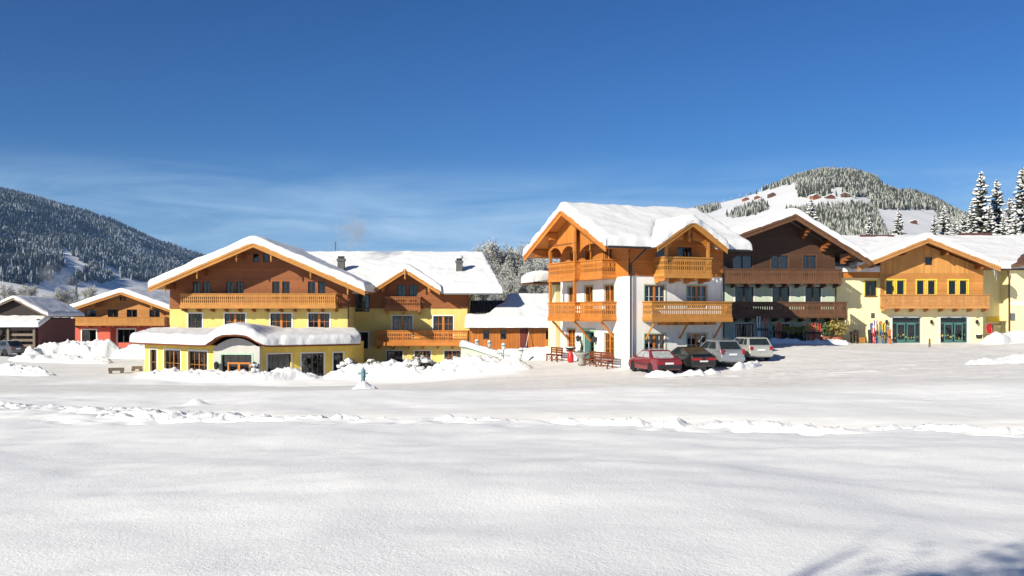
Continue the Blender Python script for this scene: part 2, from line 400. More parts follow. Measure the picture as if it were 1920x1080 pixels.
class MB:
    def __init__(s): s.v = []; s.f = []
    def add(s, vs, fs, M=None):
        b = len(s.v)
        s.v += [tuple(M @ Vector(p)) if M is not None else tuple(p) for p in vs]
        s.f += [tuple(i + b for i in q) for q in fs]
        return s
    def box(s, x0, x1, y0, y1, z0, z1, M=None):
        vs = [(x0, y0, z0), (x1, y0, z0), (x1, y1, z0), (x0, y1, z0), (x0, y0, z1), (x1, y0, z1), (x1, y1, z1), (x0, y1, z1)]
        return s.add(vs, [(0, 3, 2, 1), (4, 5, 6, 7), (0, 1, 5, 4), (1, 2, 6, 5), (2, 3, 7, 6), (3, 0, 4, 7)], M)
    def prism_xz(s, poly, y0, y1, M=None):
        """polygon of (x,z), counter-clockwise seen from -y, extruded from y0 to y1"""
        n = len(poly)
        vs = [(x, y0, z) for x, z in poly] + [(x, y1, z) for x, z in poly]
        fs = [tuple(range(n)), tuple(range(2 * n - 1, n - 1, -1))] + [(i + n, (i + 1) % n + n, (i + 1) % n, i) for i in range(n)]
        return s.add(vs, fs, M)
    def prism_xy(s, poly, z0, z1, M=None):
        n = len(poly)
        vs = [(x, y, z0) for x, y in poly] + [(x, y, z1) for x, y in poly]
        fs = [tuple(range(n - 1, -1, -1)), tuple(range(n, 2 * n))] + [(i, (i + 1) % n, (i + 1) % n + n, i + n) for i in range(n)]
        return s.add(vs, fs, M)
    def tube(s, pts, r, n=6, M=None, cap=True):
        pts = [Vector(p) for p in pts]; rs = r if isinstance(r, (list, tuple)) else [r] * len(pts)
        vs, fs = [], []
        for i, p in enumerate(pts):
            d = (pts[min(i + 1, len(pts) - 1)] - pts[max(i - 1, 0)]).normalized()
            a = d.orthogonal().normalized() if abs(d.z) > 0.9 else d.cross(Vector((0, 0, 1))).normalized()
            c = d.cross(a)
            for k in range(n):
                t = 2 * math.pi * k / n
                vs.append(p + (a * math.cos(t) + c * math.sin(t)) * rs[i])
        for i in range(len(pts) - 1):
            for k in range(n):
                fs.append((i * n + k, i * n + (k + 1) % n, (i + 1) * n + (k + 1) % n, (i + 1) * n + k))
        if cap:
            fs.append(tuple(range(n))); fs.append(tuple(range((len(pts) - 1) * n + n - 1, (len(pts) - 1) * n - 1, -1)))
        return s.add(vs, fs, M)
    def lathe(s, prof, n=12, M=None):
        vs, fs = [], []
        for r, z in prof:
            for k in range(n):
                t = 2 * math.pi * k / n; vs.append((r * math.cos(t), r * math.sin(t), z))
        for i in range(len(prof) - 1):
            for k in range(n):
                fs.append((i * n + k, i * n + (k + 1) % n, (i + 1) * n + (k + 1) % n, (i + 1) * n + k))
        fs.append(tuple(range(n - 1, -1, -1))); fs.append(tuple(range((len(prof) - 1) * n, len(prof) * n)))
        return s.add(vs, fs, M)
    def mesh(s, name, m, smooth=False):
        me = bpy.data.meshes.new(name); me.from_pydata(s.v, [], s.f); me.update()
        me.materials.append(MATS[m])
        if smooth:
            me.polygons.foreach_set('use_smooth', np.ones(len(me.polygons), bool))
        return me
    def build(s, name, m, parent=None, M=None, smooth=False):
        return link(name, s.mesh(name, m, smooth), parent, M)

T = Matrix.Translation
def RZ(a): return Matrix.Rotation(a, 4, 'Z')
def bx(name, m, parent, *d, M=None): return MB().box(*d).build(name, m, parent, M)

def atz(px, Y): return (px - 960) / FPX * Y
def zof(py, Y): return ZC + (HOR - py) / FPX * Y

# ------------------------------------------------------------------ ground
CP = np.array([(0, 0, 1.9), (-15, 0, 1.8), (15, 0, 1.9), (0, -30, 2.2), (-40, -20, 1.5), (40, -20, 2.2),
 (0, 14, 1.15), (-9, 14, 1.05), (10, 14, 1.2), (0, 28, 0.35), (-19, 36, -0.1), (13, 25, 0.4), (25, 28, 0.55), (-32, 42, -0.35),
 (0, 40, 0.03), (-15, 45, -0.2), (15, 40, 0.2), (25, 42, 0.35), (0, 50, -0.3), (-8, 61, -0.95), (-20, 61, -1.0), (-27, 69, -1.15),
 (-38, 75, -1.1), (-20, 75, -1.1), (7, 59, 0), (3, 62, -0.1), (11, 57, 0.05), (15.5, 60, 0.4), (20, 68, 1.1), (25, 74, 1.05),
 (33, 78, 0.95), (45, 78, 1.2), (28, 60, 0.75), (25, 52, 0.5), (40, 55, 0.9), (-50, 97, -0.55), (-47, 113, -0.6), (-5, 84, -0.6),
 (0, 90, 0.1), (3, 72, 0.25), (20, 85, 1.2), (40, 95, 1.8), (0, 120, 0.6), (60, 100, 2.3), (-80, 100, -1), (80, 60, 2), (-60, 60, -0.9), (-25, 95, -0.9)], float)
def _k(r2): return np.sqrt(r2 + 64.0)
_A = _k(((CP[:, None, :2] - CP[None, :, :2]) ** 2).sum(-1)) + np.eye(len(CP)) * -0.02
_W = np.linalg.solve(_A, CP[:, 2] - 0.3)
def path_y(x): return 28.2 - 0.17 * x + 0.0032 * x * x * (x < 0) + 0.35 * np.sin(x * 0.35)
def base_h(x, y):
    x = np.asarray(x, float); y = np.asarray(y, float)
    sh = x.shape
    X, Y = x.ravel(), y.ravel()
    out = np.empty(X.size)
    for i in range(0, X.size, 60000):
        r2 = (X[i:i + 60000, None] - CP[None, :, 0]) ** 2 + (Y[i:i + 60000, None] - CP[None, :, 1]) ** 2
        out[i:i + 60000] = _k(r2) @ _W + 0.3
    rr = np.hypot(X, Y - 50)
    w = sstep(75, 160, rr)
    return (out * (1 - w) + 0.4 * w).reshape(sh)
def packed_and_shade_mask(x, y):
    # ploughed road across, car park by the white house, yard of the yellow house
    road = sstep(43, 48, y + 0.06 * x + 1.2 * fbm(x * 0.15, y * 0.15)) * (1 - sstep(59, 61.5, y + 0.4 * fbm(x * .3, y * .3)))
    road = road * np.where(x < -12, sstep(46, 50, y), 1)
    yard = sstep(55, 60, y) * (1 - sstep(80, 82, y)) * sstep(-1, 2, x) * (1 - sstep(36, 44, x))
    left = sstep(50, 56, y) * (1 - sstep(88, 96, y)) * (1 - sstep(-31, -27, x))
    d = y - path_y(x)
    step_shade = 0.55 * sstep(.7, 1.6, d) * (1 - sstep(4.0, 9.0, d + 1.0 * fbm(x * .3, y * .3))) * sstep(-18, -8, x)  # grey shade of the step behind the path, painted into the ground colour
    return np.clip(np.maximum(np.maximum(np.maximum(road, yard), left * .8), step_shade), 0, 1)
def ground_h(x, y):
    x = np.asarray(x, float); y = np.asarray(y, float)
    z = base_h(x, y)
    near = 1 - sstep(80, 120, np.hypot(x, y - 45))
    pk = packed_and_shade_mask(x, y)
    z = z + near * (1 - pk) * (0.30 * fbm(x * 0.13, y * 0.15, 1.0, 3) + 0.05 * fbm(x * 0.6, y * 0.8, 4.0, 3) + 0.012 * fbm(x * 2.6, y * 3.0, 6.0, 2))
    z = z + near * pk * (0.035 * fbm(x * 0.9, y * 1.9, 2.0, 4) + 0.02 * fbm(x * 3.1, y * 3.1, 5.0, 2))
    ruts = np.sin(3.6 * (y - 52 - 1.2 * np.sin(x * .07) - .5 * fbm(x * .08, y * .2, 3.))) ** 6
    z = z - near * pk * 0.035 * ruts * sstep(.0, .4, fbm(x * .1, y * .5, 8.) + .3)
    # trodden path: lumpy rim and a shallow trench behind it
    d = y - path_y(x)
    rim = np.exp(-(d / 0.6) ** 4)
    z = z + rim * (0.02 + 0.12 * np.maximum(billow(x * 2.1, y * 2.1, 2.0, 4, .6) - 0.2, 0))
    foot = np.maximum(vnoise(x * 1.9, y * 2.6, 12.0) - .15, 0)
    z = z - np.exp(-((d + 1.1) / 0.7) ** 2) * 0.22 * foot
    z = z - 0.42 * np.exp(-((d - 2.4) / 1.5) ** 2) * sstep(-18, -10, x)
    # second disturbed lane on the left
    d2 = y - path_y(x) - 3.2 - 0.05 * (x + 12)
    z = z + np.exp(-(d2 / 2.0) ** 2) * (1 - sstep(-13, -7, x)) * 0.34 * np.maximum(billow(x * 0.9, y * 0.9, 7.0, 4) - 0.25, 0)
    # crumbs where the plough has thrown snow
    crumb = sstep(0.1, 0.5, fbm(x * 0.18, y * 0.35, 9.0, 3)) * sstep(45, 48, y) * (1 - sstep(54, 57, y)) * sstep(0, 6, x)
    z = z + crumb * 0.16 * np.maximum(billow(x * 1.6, y * 1.6, 3.0, 3) - 0.3, 0)
    z = z + 0.30 * np.exp(-(((x + 12.6) / 0.35) ** 2 + ((y - 38.3) / 0.35) ** 2))
    # low drift in front of the yellow house
    z = z + 0.75 * np.exp(-(((x - 41) / 9.0) ** 2 + ((y - 68) / 5.0) ** 2)) * (0.8 + 0.35 * fbm(x * .5, y * .5, 3.))
    return z
def gz(x, y): return float(ground_h(np.array([x]), np.array([y]))[0])

def axis(lo, hi, step, far_lo, far_hi, gr=1.22):
    a = list(np.arange(lo, hi + 1e-6, step)); s = step; v = hi
    while v < far_hi: s *= gr; v += s; a.append(v)
    s = step; v = lo
    while v > far_lo: s *= gr; v -= s; a.insert(0, v)
    return np.array(a)
gx = axis(-36, 42, 0.21, -4200, 4200); gy = axis(4, 84, 0.21, -90, 4700)
GX, GY = np.meshgrid(gx, gy)
GZ = ground_h(GX, GY)
def grid_faces(nr, nc):
    i = np.arange(nr * nc).reshape(nr, nc)
    return np.stack([i[:-1, :-1], i[:-1, 1:], i[1:, 1:], i[1:, :-1]], -1).reshape(-1, 4)
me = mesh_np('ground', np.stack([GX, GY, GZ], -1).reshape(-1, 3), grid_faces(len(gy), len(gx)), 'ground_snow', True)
at = me.attributes.new('packed_and_shade', 'FLOAT', 'POINT'); at.data.foreach_set('value', packed_and_shade_mask(GX, GY).ravel().astype(np.float32))
tag(link('ground', me), 'snow covered field, road and yard', kind='structure')

# ------------------------------------------------------------------ mountains with their woods
def pin(px, py, poly):
    inside = np.zeros(px.shape, bool); n = len(poly)
    for i in range(n):
        x0, y0 = poly[i]; x1, y1 = poly[(i + 1) % n]
        c = ((y0 > py) != (y1 > py)) & (px < (x1 - x0) * (py - y0) / (y1 - y0 + 1e-9) + x0)
        inside ^= c
    return inside

def conifer_template(seed, tiers=3, n=6):
    r = random.Random(seed); vs, fs = [], []
    for t in range(tiers):
        z0 = 0.06 + 0.27 * t; z1 = min(1.0, z0 + 0.46); rad = 0.22 * (1 - 0.27 * t)
        if t == tiers - 1: z1 = 1.0
        b = len(vs)
        vs.append((0, 0, z1))
        for k in range(n):
            a = 2 * math.pi * (k + 0.5 * t) / n; q = rad * r.uniform(0.7, 1.2)
            vs.append((q * math.cos(a), q * math.sin(a), z0 + r.uniform(-0.05, 0.05)))
        for k in range(n): fs.append((b, b + 1 + k, b + 1 + (k + 1) % n))
    return np.array(vs), np.array(fs)

def forest(name, label, pts, hs, matname, seed):
    rs = np.random.RandomState(seed)
    tv = [conifer_template(seed + i) for i in range(3)]
    V, F, A, base = [], [], [], 0
    which = rs.randint(0, 3, len(pts))
    for k in range(3):
        v, f = tv[k]; P = pts[which == k]; H = hs[which == k]; N = len(P)
        if not N: continue
        ang = rs.rand(N) * 6.28; c, s = np.cos(ang), np.sin(ang); wd = rs.uniform(0.85, 1.3, N)
        x = (v[None, :, 0] * c[:, None] - v[None, :, 1] * s[:, None]) * (H * wd)[:, None] + P[:, 0:1]
        y = (v[None, :, 0] * s[:, None] + v[None, :, 1] * c[:, None]) * (H * wd)[:, None] + P[:, 1:2]
        z = v[None, :, 2] * H[:, None] + P[:, 2:3]
        V.append(np.stack([x, y, z], -1).reshape(-1, 3))
        F.append((f[None] + (np.arange(N) * len(v))[:, None, None]).reshape(-1, 3) + base); base += N * len(v)
        t = np.repeat(rs.uniform(0.25, 0.75, N)[:, None], len(v), 1); t = t + 0.12 * (v[None, :, 2] - 0.4)
        t = t + .22 * fbm(P[:, 0] / 170, P[:, 1] / 240, P[:, 2] / 90, 3)[:, None]
        A.append(t.ravel())
    me = mesh_np(name, np.concatenate(V), np.concatenate(F), matname)
    at = me.attributes.new('tint', 'FLOAT', 'POINT'); at.data.foreach_set('value', np.concatenate(A).astype(np.float32))
    return tag(link(name, me), label, 'forest', kind='stuff')

def build_hill(name, label, sil, px0, px1, Yr, Yf, zf, npx, nt, rough, prof):
    """terrain fan from its foot (distance Yf) to the skyline (distance Yr), continuing down behind"""
    px = np.linspace(px0, px1, npx); t = np.concatenate([np.linspace(0, 1, nt), np.linspace(1.06, 1.6, 8)])
    sp = np.array(sil, float)
    sy = np.interp(px, sp[:, 0], sp[:, 1])
    yr = Yr(px); yf = Yf(px)
    zr = ZC + (HOR - sy) / FPX * yr
    PX, TT = np.meshgrid(px, t)
    Y = yf[None] + (yr - yf)[None] * TT
    tt = np.clip(TT, 0, 1)
    Z = zf + (zr - zf)[None] * prof(tt) - np.maximum(TT - 1, 0) * 0.55 * (yr - yf)[None]
    X = (PX - 960) / FPX * Y
    w = np.sin(np.clip(TT, 0, 1) * math.pi) ** 0.7
    Z = Z + rough * w * fbm(X / 260, Y / 330, 3.0, 4)
    Z = np.maximum(Z, -4.0 - 0.5 * (TT > 1))
    me = mesh_np(name, np.stack([X, Y, Z], -1).reshape(-1, 3), grid_faces(len(t), npx), 'snow', True)
    tag(link(name, me), label, kind='structure')
    def sample(p, q):
        """skyline column p (px), position q in 0..1 -> world point"""
        fi = (p - px0) / (px1 - px0) * (npx - 1); fj = q * (nt - 1)
        i = np.clip(fi.astype(int), 0, npx - 2); j = np.clip(fj.astype(int), 0, nt - 2)
        a, b = fi - i, fj - j
        def L(G): return (G[j, i] * (1 - a) + G[j, i + 1] * a) * (1 - b) + (G[j + 1, i] * (1 - a) + G[j + 1, i + 1] * a) * b
        return np.stack([L(X), L(Y), L(Z)], -1)
    return sample

silR = [(880, 587), (1000, 560), (1100, 480), (1180, 430), (1240, 410), (1285, 397), (1330, 385), (1400, 368), (1450, 350), (1490, 333), (1545, 320), (1600, 323), (1650, 341), (1700, 360), (1755, 378), (1790, 398), (1850, 424), (1920, 430), (2100, 440), (2300, 440)]
sR = build_hill('hill', 'sunlit snowy hill with pastures', silR, 880, 2300, lambda p: 1550 + 0 * p, lambda p: 420 + 0 * p, -3.0, 220, 90, 16, lambda t: t ** 1.05)
rs = np.random.RandomState(5)
def place_forest(sample, polys, excl, n, px0, px1, hlo, hhi):
    p = rs.uniform(px0, px1, n); q = rs.uniform(0, 1, n) ** 0.75
    P = sample(p, q)
    sx = 960 + FPX * P[:, 0] / P[:, 1]; sy = HOR - FPX * (P[:, 2] - ZC) / P[:, 1]
    jx = sx + rs.normal(0, 2.0, n); jy = sy + rs.normal(0, 1.5, n)
    keep = np.zeros(n, bool)
    for a in polys: keep |= pin(jx, jy, a)
    for a in excl: keep &= ~pin(jx, jy, a)
    P = P[keep]
    return P, rs.uniform(hlo, hhi, len(P)) * (1 + .3 * fbm(P[:, 0] / 120, P[:, 1] / 120, 4., 2))
woods_R = [[(1270, 405), (1290, 380), (1490, 325), (1500, 338), (1400, 366), (1300, 390)],
           [(1496, 300), (1660, 300), (1660, 350), (1638, 368), (1600, 370), (1496, 369)],
           [(1475, 395), (1560, 385), (1625, 384), (1640, 392), (1655, 432), (1690, 470), (1650, 520), (1540, 520), (1500, 440)],
           [(1636, 345), (1700, 350), (1790, 385), (1790, 410), (1750, 393), (1640, 392), (1632, 372)],
           [(1745, 372), (1800, 400), (1860, 430), (1990, 430), (1990, 520), (1840, 500), (1790, 440), (1760, 405)],
           [(1363, 408), (1380, 398), (1432, 382), (1440, 392), (1400, 406)], [(1298, 398), (1345, 386), (1350, 392), (1310, 404)],
           [(1180, 440), (1280, 400), (1290, 420), (1290, 520), (1180, 520)]]
ex_R = [[(1556, 353), (1582, 350), (1584, 368), (1556, 369)], [(1642, 338), (1662, 336), (1700, 344), (1716, 360), (1690, 366), (1655, 354)]]
P, H = place_forest(sR, woods_R, ex_R, 52000, 1180, 1990, 5.0, 9.5)
forest('hill_forest', 'frosted conifer wood covering the sunlit hill at right', P, H, 'forest_right', 11)

silL = [(-400, 345), (-150, 330), (0, 356), (60, 373), (130, 389), (200, 410), (300, 455), (372, 478), (450, 506), (560, 540), (700, 572), (800, 583)]
sL = build_hill('mountain', 'dark wooded mountain at left', silL, -400, 800, lambda p: 3000 + 2.6 * np.clip(p + 100, -200, 900), lambda p: 1250 + 0.9 * np.clip(p + 100, -200, 900), -3.0, 200, 90, 75, lambda t: 0.35 * t + 0.65 * t ** 1.35)
woods_L = [[(-400, 300), (900, 300), (900, 560), (330, 560), (250, 540), (180, 545), (110, 530), (0, 542), (-400, 545)]]
ex_L = [[(115, 460), (128, 466), (152, 490), (172, 500), (178, 506), (140, 520), (120, 545), (60, 560), (-40, 560), (-40, 546), (60, 538), (100, 525), (118, 500)],
        [(185, 486), (205, 498), (226, 510), (228, 522), (200, 512)], [(228, 520), (330, 540), (330, 580), (120, 580), (150, 528), (200, 530)]]
P, H = place_forest(sL, woods_L, ex_L, 34000, -60, 560, 11, 19)
forest('mountain_forest', 'dark snow-dusted forest on the shaded mountain at left', P, H, 'forest_left', 23)
# bright knoll by the village
kx, ky = np.meshgrid(np.linspace(-480, -280, 60), np.linspace(560, 760, 40))
kz = 24 * np.exp(-(((kx + 372) / 48) ** 2 + ((ky - 660) / 55) ** 2)) + 10 * np.exp(-(((kx + 320) / 40) ** 2 + ((ky - 690) / 50) ** 2)) + 0.0
me = mesh_np('hill', np.stack([kx, ky, kz + 0.35 - 0.6 * (kz < 0.2)], -1).reshape(-1, 3), grid_faces(40, 60), 'snow', True)
tag(link('hill', me), 'small sunlit snow knoll beside the village', kind='structure')

# ------------------------------------------------------------------ building kit
CACHE = {}
class Face:
    """A wall plane in its house's frame: M maps (s, depth, z) with -y pointing outdoors."""
    def __init__(s, H, M, z0, top, m, name='wall', hole_depth=0.15):
        s.H, s.M, s.z0, s.top, s.m, s.name, s.hd = H, M, z0, top, m, name, hole_depth
        s.holes = []
    def ztop(s, x):
        xs = [p[0] for p in s.top]; zs = [p[1] for p in s.top]
        return float(np.interp(x, xs, zs))
    def build(s, room_dark=True):
        mb = MB()
        br = sorted(set([p[0] for p in s.top] + [h[0] for h in s.holes] + [h[1] for h in s.holes]))
        br = [b for b in br if s.top[0][0] <= b <= s.top[-1][0]]
        for a, b in zip(br[:-1], br[1:]):
            if b - a < 1e-5: continue
            mid = (a + b) / 2
            hs_ = sorted([h for h in s.holes if h[0] < mid < h[1]], key=lambda h: h[2])
            lo = s.z0
            for h in hs_:
                if h[2] > lo + 1e-4: mb.add([(a, 0, lo), (b, 0, lo), (b, 0, h[2]), (a, 0, h[2])], [(0, 1, 2, 3)])
                lo = h[3]
            mb.add([(a, 0, lo), (b, 0, lo), (b, 0, s.ztop(b)), (a, 0, s.ztop(a))], [(0, 1, 2, 3)])
        d = s.hd
        for x0, x1, z0, z1 in s.holes:
            mb.add([(x0, 0, z0), (x0, d, z0), (x0, d, z1), (x0, 0, z1), (x1, 0, z0), (x1, d, z0), (x1, d, z1), (x1, 0, z1)],
                   [(0, 1, 2, 3), (5, 4, 7, 6), (0, 4, 5, 1), (3, 2, 6, 7)])
        o = mb.build(s.name, s.m, s.H, s.M)
        if room_dark:
            for x0, x1, z0, z1 in s.holes:
                MB().box(x0 - .3, x1 + .3, 0.72, 0.76, z0 - .2, z1 + .15).build('dark_room_panel', 'room_dark', o)  # added dark panel: the dimness indoors is put into its colour
        return o

def window(F, s, z, w, h, fm='frame_dark', nx=2, ny=2, surround='trim_white', sw=0.10, curtain=None, sill=None, shutter=None, mull=0.10, b=0.06, mid=None, recess=0.07, grid_m=None, sub=2):
    F.holes.append((s - w / 2, s + w / 2, z, z + h))
    key = ('win', w, h, fm, nx, mull, b, mid)
    if key not in CACHE:
        mb = MB(); x0, x1 = -w / 2, w / 2
        y0, y1 = recess, recess + 0.06
        mb.box(x0, x0 + b, y0, y1, 0, h); mb.box(x1 - b, x1, y0, y1, 0, h)
        mb.box(x0 + b, x1 - b, y0, y1, 0, b); mb.box(x0 + b, x1 - b, y0, y1, h - b, h)
        CACHE[key] = mb.mesh('window', fm)
        mb = MB()
        for i in range(1, nx):
            x = x0 + w * i / nx; mb.box(x - mull / 2, x + mull / 2, y0 - 0.01, y1 - 0.005, b, h - b)
        CACHE[key, 'm'] = mb.mesh('mullion', mid or fm) if nx > 1 else None
        pw = w / nx; mb = MB()
        for i in range(nx):
            for k in range(1, sub):
                x = x0 + pw * (i + k / sub); mb.box(x - 0.014, x + 0.014, y0 + 0.012, y0 + 0.04, b, h - b)
        for j in range(1, ny):
            zz = h * j / ny
            for i in range(nx): mb.box(x0 + pw * i + b, x0 + pw * (i + 1) - b * 0.8, y0 + 0.013, y0 + 0.039, zz - 0.014, zz + 0.014)
        CACHE[key, 'g'] = mb.mesh('glazing_bar', grid_m or mid or fm) if mb.v else None
        CACHE[key, 'p'] = MB().box(-pw / 2 + 0.02, pw / 2 - 0.02, y0 + 0.045, y0 + 0.05, b * .5, h - b * .5).mesh('pane', 'glass')
    o = link('window', CACHE[key], F.H, F.M @ T((s, 0, z)))
    if CACHE[key, 'm']: link('mullion', CACHE[key, 'm'], o)
    if CACHE[key, 'g']: link('glazing_bar', CACHE[key, 'g'], o)
    for i in range(nx): link('pane', CACHE[key, 'p'], o, T((-w / 2 + w * (i + .5) / nx, 0, 0)))
    if surround:
        k2 = ('sur', w, h, surround, sw)
        if k2 not in CACHE:
            mb = MB(); x0, x1 = -w / 2, w / 2
            mb.box(x0 - sw, x0, -0.025, 0.01, -sw * .5, h + sw); mb.box(x1, x1 + sw, -0.025, 0.01, -sw * .5, h + sw)
            mb.box(x0, x1, -0.025, 0.01, h, h + sw)
            CACHE[k2] = mb.mesh('surround', surround)
        link('surround', CACHE[k2], o)
    if sill: MB().box(-w / 2 - 0.08, w / 2 + 0.08, -0.10, 0.05, -0.07, 0.0).build('sill', sill, o)
    if curtain:
        cm, frac = curtain
        for sg in (-1, 1):
            x0 = sg * (w / 2 - 0.03); x1 = sg * (w / 2 - w * frac * rnd.uniform(0.8, 1.2)); a, c = min(x0, x1), max(x0, x1)
            mb = MB(); n = 7; vs = []
            for i in range(n + 1):
                x = a + (c - a) * i / n; y = 0.26 + (0.035 if i % 2 else 0)
                vs += [(x, y, 0.02), (x, y, h - 0.02)]
            mb.add(vs, [(2 * i, 2 * i + 2, 2 * i + 3, 2 * i + 1) for i in range(n)])
            mb.build('curtain', cm, o)
    if shutter:
        for sg in (-1, 1):
            x = sg * (w / 2 + 0.26)
            mb = MB().box(x - 0.22, x + 0.22, -0.05, -0.012, 0.02, h)
            for k in range(9): mb.box(x - 0.17, x + 0.17, -0.058, -0.05, 0.1 + k * (h - 0.2) / 9, 0.1 + (k + 0.55) * (h - 0.2) / 9)
            mb.build('shutter', shutter, o)
    return o

def board_mesh(w, h, m, style):
    k = ('board', w, h, m, style)
    if k in CACHE: return CACHE[k]
    L, Rr = [], []
    if style == 'carved':
        for c in (0.36, 0.68):
            for dz, dx in ((-0.13, 0), (-0.06, 0.045), (0, 0.028), (0.06, 0.045), (0.13, 0)):
                Rr.append((w / 2 - dx, h * c + dz)); L.append((-w / 2 + dx, h * c + dz))
    elif style == 'hearts':
        for dz, dx in ((-0.13, 0), (-0.06, 0.03), (0.0, 0.012), (0.06, 0.03), (0.12, 0)):
            Rr.append((w / 2 - dx, h * .55 + dz)); L.append((-w / 2 + dx, h * .55 + dz))
    poly = [(-w / 2, 0), (w / 2, 0)] + Rr + [(w / 2, h), (-w / 2, h)] + L[::-1]
    CACHE[k] = MB().prism_xz(poly, -0.014, 0.014).mesh('board', m)
    return CACHE[k]

def balcony(F, s0, s1, zb, depth, h, bm, rm, style='carved', bw=0.155, ends=(1, 1), brackets=1.1, brm=None, strut=None, slab=0.14, lean=0.0, base=None, pat=None):
    """floor slab + base boards + upright boards with cut-outs + rails + brackets"""
    M = F.M
    o = MB().box(s0, s1, -depth, 0.02, zb, zb + slab).build('balcony', rm, F.H, M)
    hb = h - slab
    run = [((s0 + bw * (i + .5) * (s1 - s0) / (bw * max(1, round((s1 - s0) / bw)))), -depth + 0.02, 0) for i in range(round((s1 - s0) / bw))]
    bwid = (s1 - s0) / max(1, round((s1 - s0) / bw)) - 0.008
    z0 = zb + slab + 0.10
    for i, (x, y, a) in enumerate(run):
        st = style if not pat or (i // pat) % 2 == 0 else 'plain'
        link('board', board_mesh(round(bwid, 4), round(hb - 0.18, 3), bm, st), o, T((x, y, z0)))
    ne = max(1, round((depth - 0.05) / bw)); ew = (depth - 0.05) / ne
    for side, on in zip((s0 + 0.02, s1 - 0.02), ends):
        if not on: continue
        for i in range(ne):
            link('board', board_mesh(round(ew - 0.008, 4), round(hb - 0.18, 3), bm, style), o, T((side, -depth + 0.05 + ew * (i + .5), z0)) @ RZ(R(90)))
    # rails
    MB().box(s0 - 0.05, s1 + 0.05, -depth - 0.05, -depth + 0.09, zb + h - 0.08, zb + h).build('handrail', rm, o)
    MB().box(s0 - 0.03, s1 + 0.03, -depth - 0.035, -depth + 0.05, z0 - 0.16, z0 + 0.02).build('bottom_rail', rm, o)
    MB().box(s0 - 0.04, s1 + 0.04, -depth - 0.045, -depth + 0.0, zb - 0.03, zb + slab - 0.045).build('edge_beam', rm, o)
    for side, on in zip((s0, s1), ends):
        if on:
            MB().box(side - 0.05, side + 0.05, -depth + 0.09, 0.0, zb + h - 0.08, zb + h - 0.002).build('handrail', rm, o)
            MB().box(side - 0.035, side + 0.035, -depth + 0.05, 0.0, z0 - 0.16, z0 + 0.02).build('bottom_rail', rm, o)
    if brackets:
        n = max(2, int(round((s1 - s0) / brackets)) + 1)
        k = ('brk', depth, brm or rm)
        if k not in CACHE:
            d = depth
            poly = [(0.0, 0.0), (0.0, -0.34), (0.25 * d, -0.32), (0.5 * d, -0.22), (0.62 * d, -0.25), (0.9 * d, -0.2), (1.0 * d, -0.12), (1.0 * d, 0)]
            CACHE[k] = MB().prism_xz(poly[::-1], -0.075, 0.075).mesh('bracket', brm or rm)
        for i in range(n):
            x = s0 + 0.12 + (s1 - s0 - 0.24) * i / (n - 1)
            link('bracket', CACHE[k], o, T((x, 0.0, zb)) @ RZ(R(-90)))
    if strut:
        for x in strut:
            MB().tube([(x, -depth + 0.15, zb - 0.02), (x, -0.02, zb - depth * 0.95)], 0.085, 4).build('strut', rm, o)
    return o

def edge_list(L, fine=True, step=0.5):
    step = min(step, 0.5) * 0.55
    e = [0, 0.03, 0.08, 0.16, 0.28, 0.45, 0.7]
    if L < 1.6: e = [0, 0.03, 0.08, 0.16, 0.28]
    n = max(1, int((L - 2 * e[-1]) / step))
    mid = list(np.linspace(e[-1], L - e[-1], n + 1))
    return np.array(e[:-1] + mid + [L - q for q in e[:-1]][::-1])

def snow_surface(X, Y, ZR, D, T_, seed, name, parent, M, rr=0.42, mask=None):
    """X,Y,ZR grids of the roof surface, D distance to the nearest edge -> closed snow blanket"""
    nr, nc = X.shape
    rr = rr * (0.8 + 0.35 * fbm(X * .8 + seed, Y * .8, 2.0, 2))
    prof = (1 - (1 - np.clip(D / rr, 0, 1)) ** 2.9) ** (1 / 2.6)
    Z = ZR + T_ * prof * (1 + 0.10 * fbm(X * .55 + seed, Y * .55, ZR * .3, 3)) + 0.05 * prof * fbm(X * 1.9, Y * 1.9 + seed, 0, 2)
    edge = np.clip(1 - D / 0.5, 0, 1)
    jx = 0.13 * fbm(X * 3.1 + seed, Y * 3.1, ZR * 3.1, 4, .65) * edge; jy = 0.13 * fbm(X * 2.6, Y * 2.6 + seed * 3, ZR * 2.6 + 9, 3) * edge
    Z = Z + 0.10 * fbm(X * 5, Y * 5, ZR * 5 + seed, 3, .65) * edge * (D > 0.01) + 0.05 * prof * fbm(X * .9 + 4, Y * .35 + seed, 0, 3)
    if mask is not None: Z = ZR + (Z - ZR) * mask
    top = np.stack([X + jx, Y + jy, Z], -1).reshape(-1, 3)
    bot = np.stack([X + jx * .6, Y + jy * .6, ZR - 0.015 - 0.03 * edge - 0.04 * (D > 0.3)], -1).reshape(-1, 3)
    f = grid_faces(nr, nc); n = nr * nc
    if mask is not None:
        f = f[(mask.ravel()[f] > 0.02).any(1)]
    fb = f[:, ::-1] + n
    idx = np.arange(n).reshape(nr, nc)
    loop = np.concatenate([idx[0, :], idx[1:, -1], idx[-1, -2::-1], idx[-2:0:-1, 0]])
    nx_ = np.roll(loop, -1)
    fs = np.stack([loop, loop + n, nx_ + n, nx_], -1)
    if mask is not None: fs = fs[(mask.ravel()[loop] > 0.02) & (mask.ravel()[nx_] > 0.02)]
    me = mesh_np(name, np.concatenate([top, bot]), np.concatenate([f, fb, fs]), 'snow', True)
    return link(name, me, parent, M)

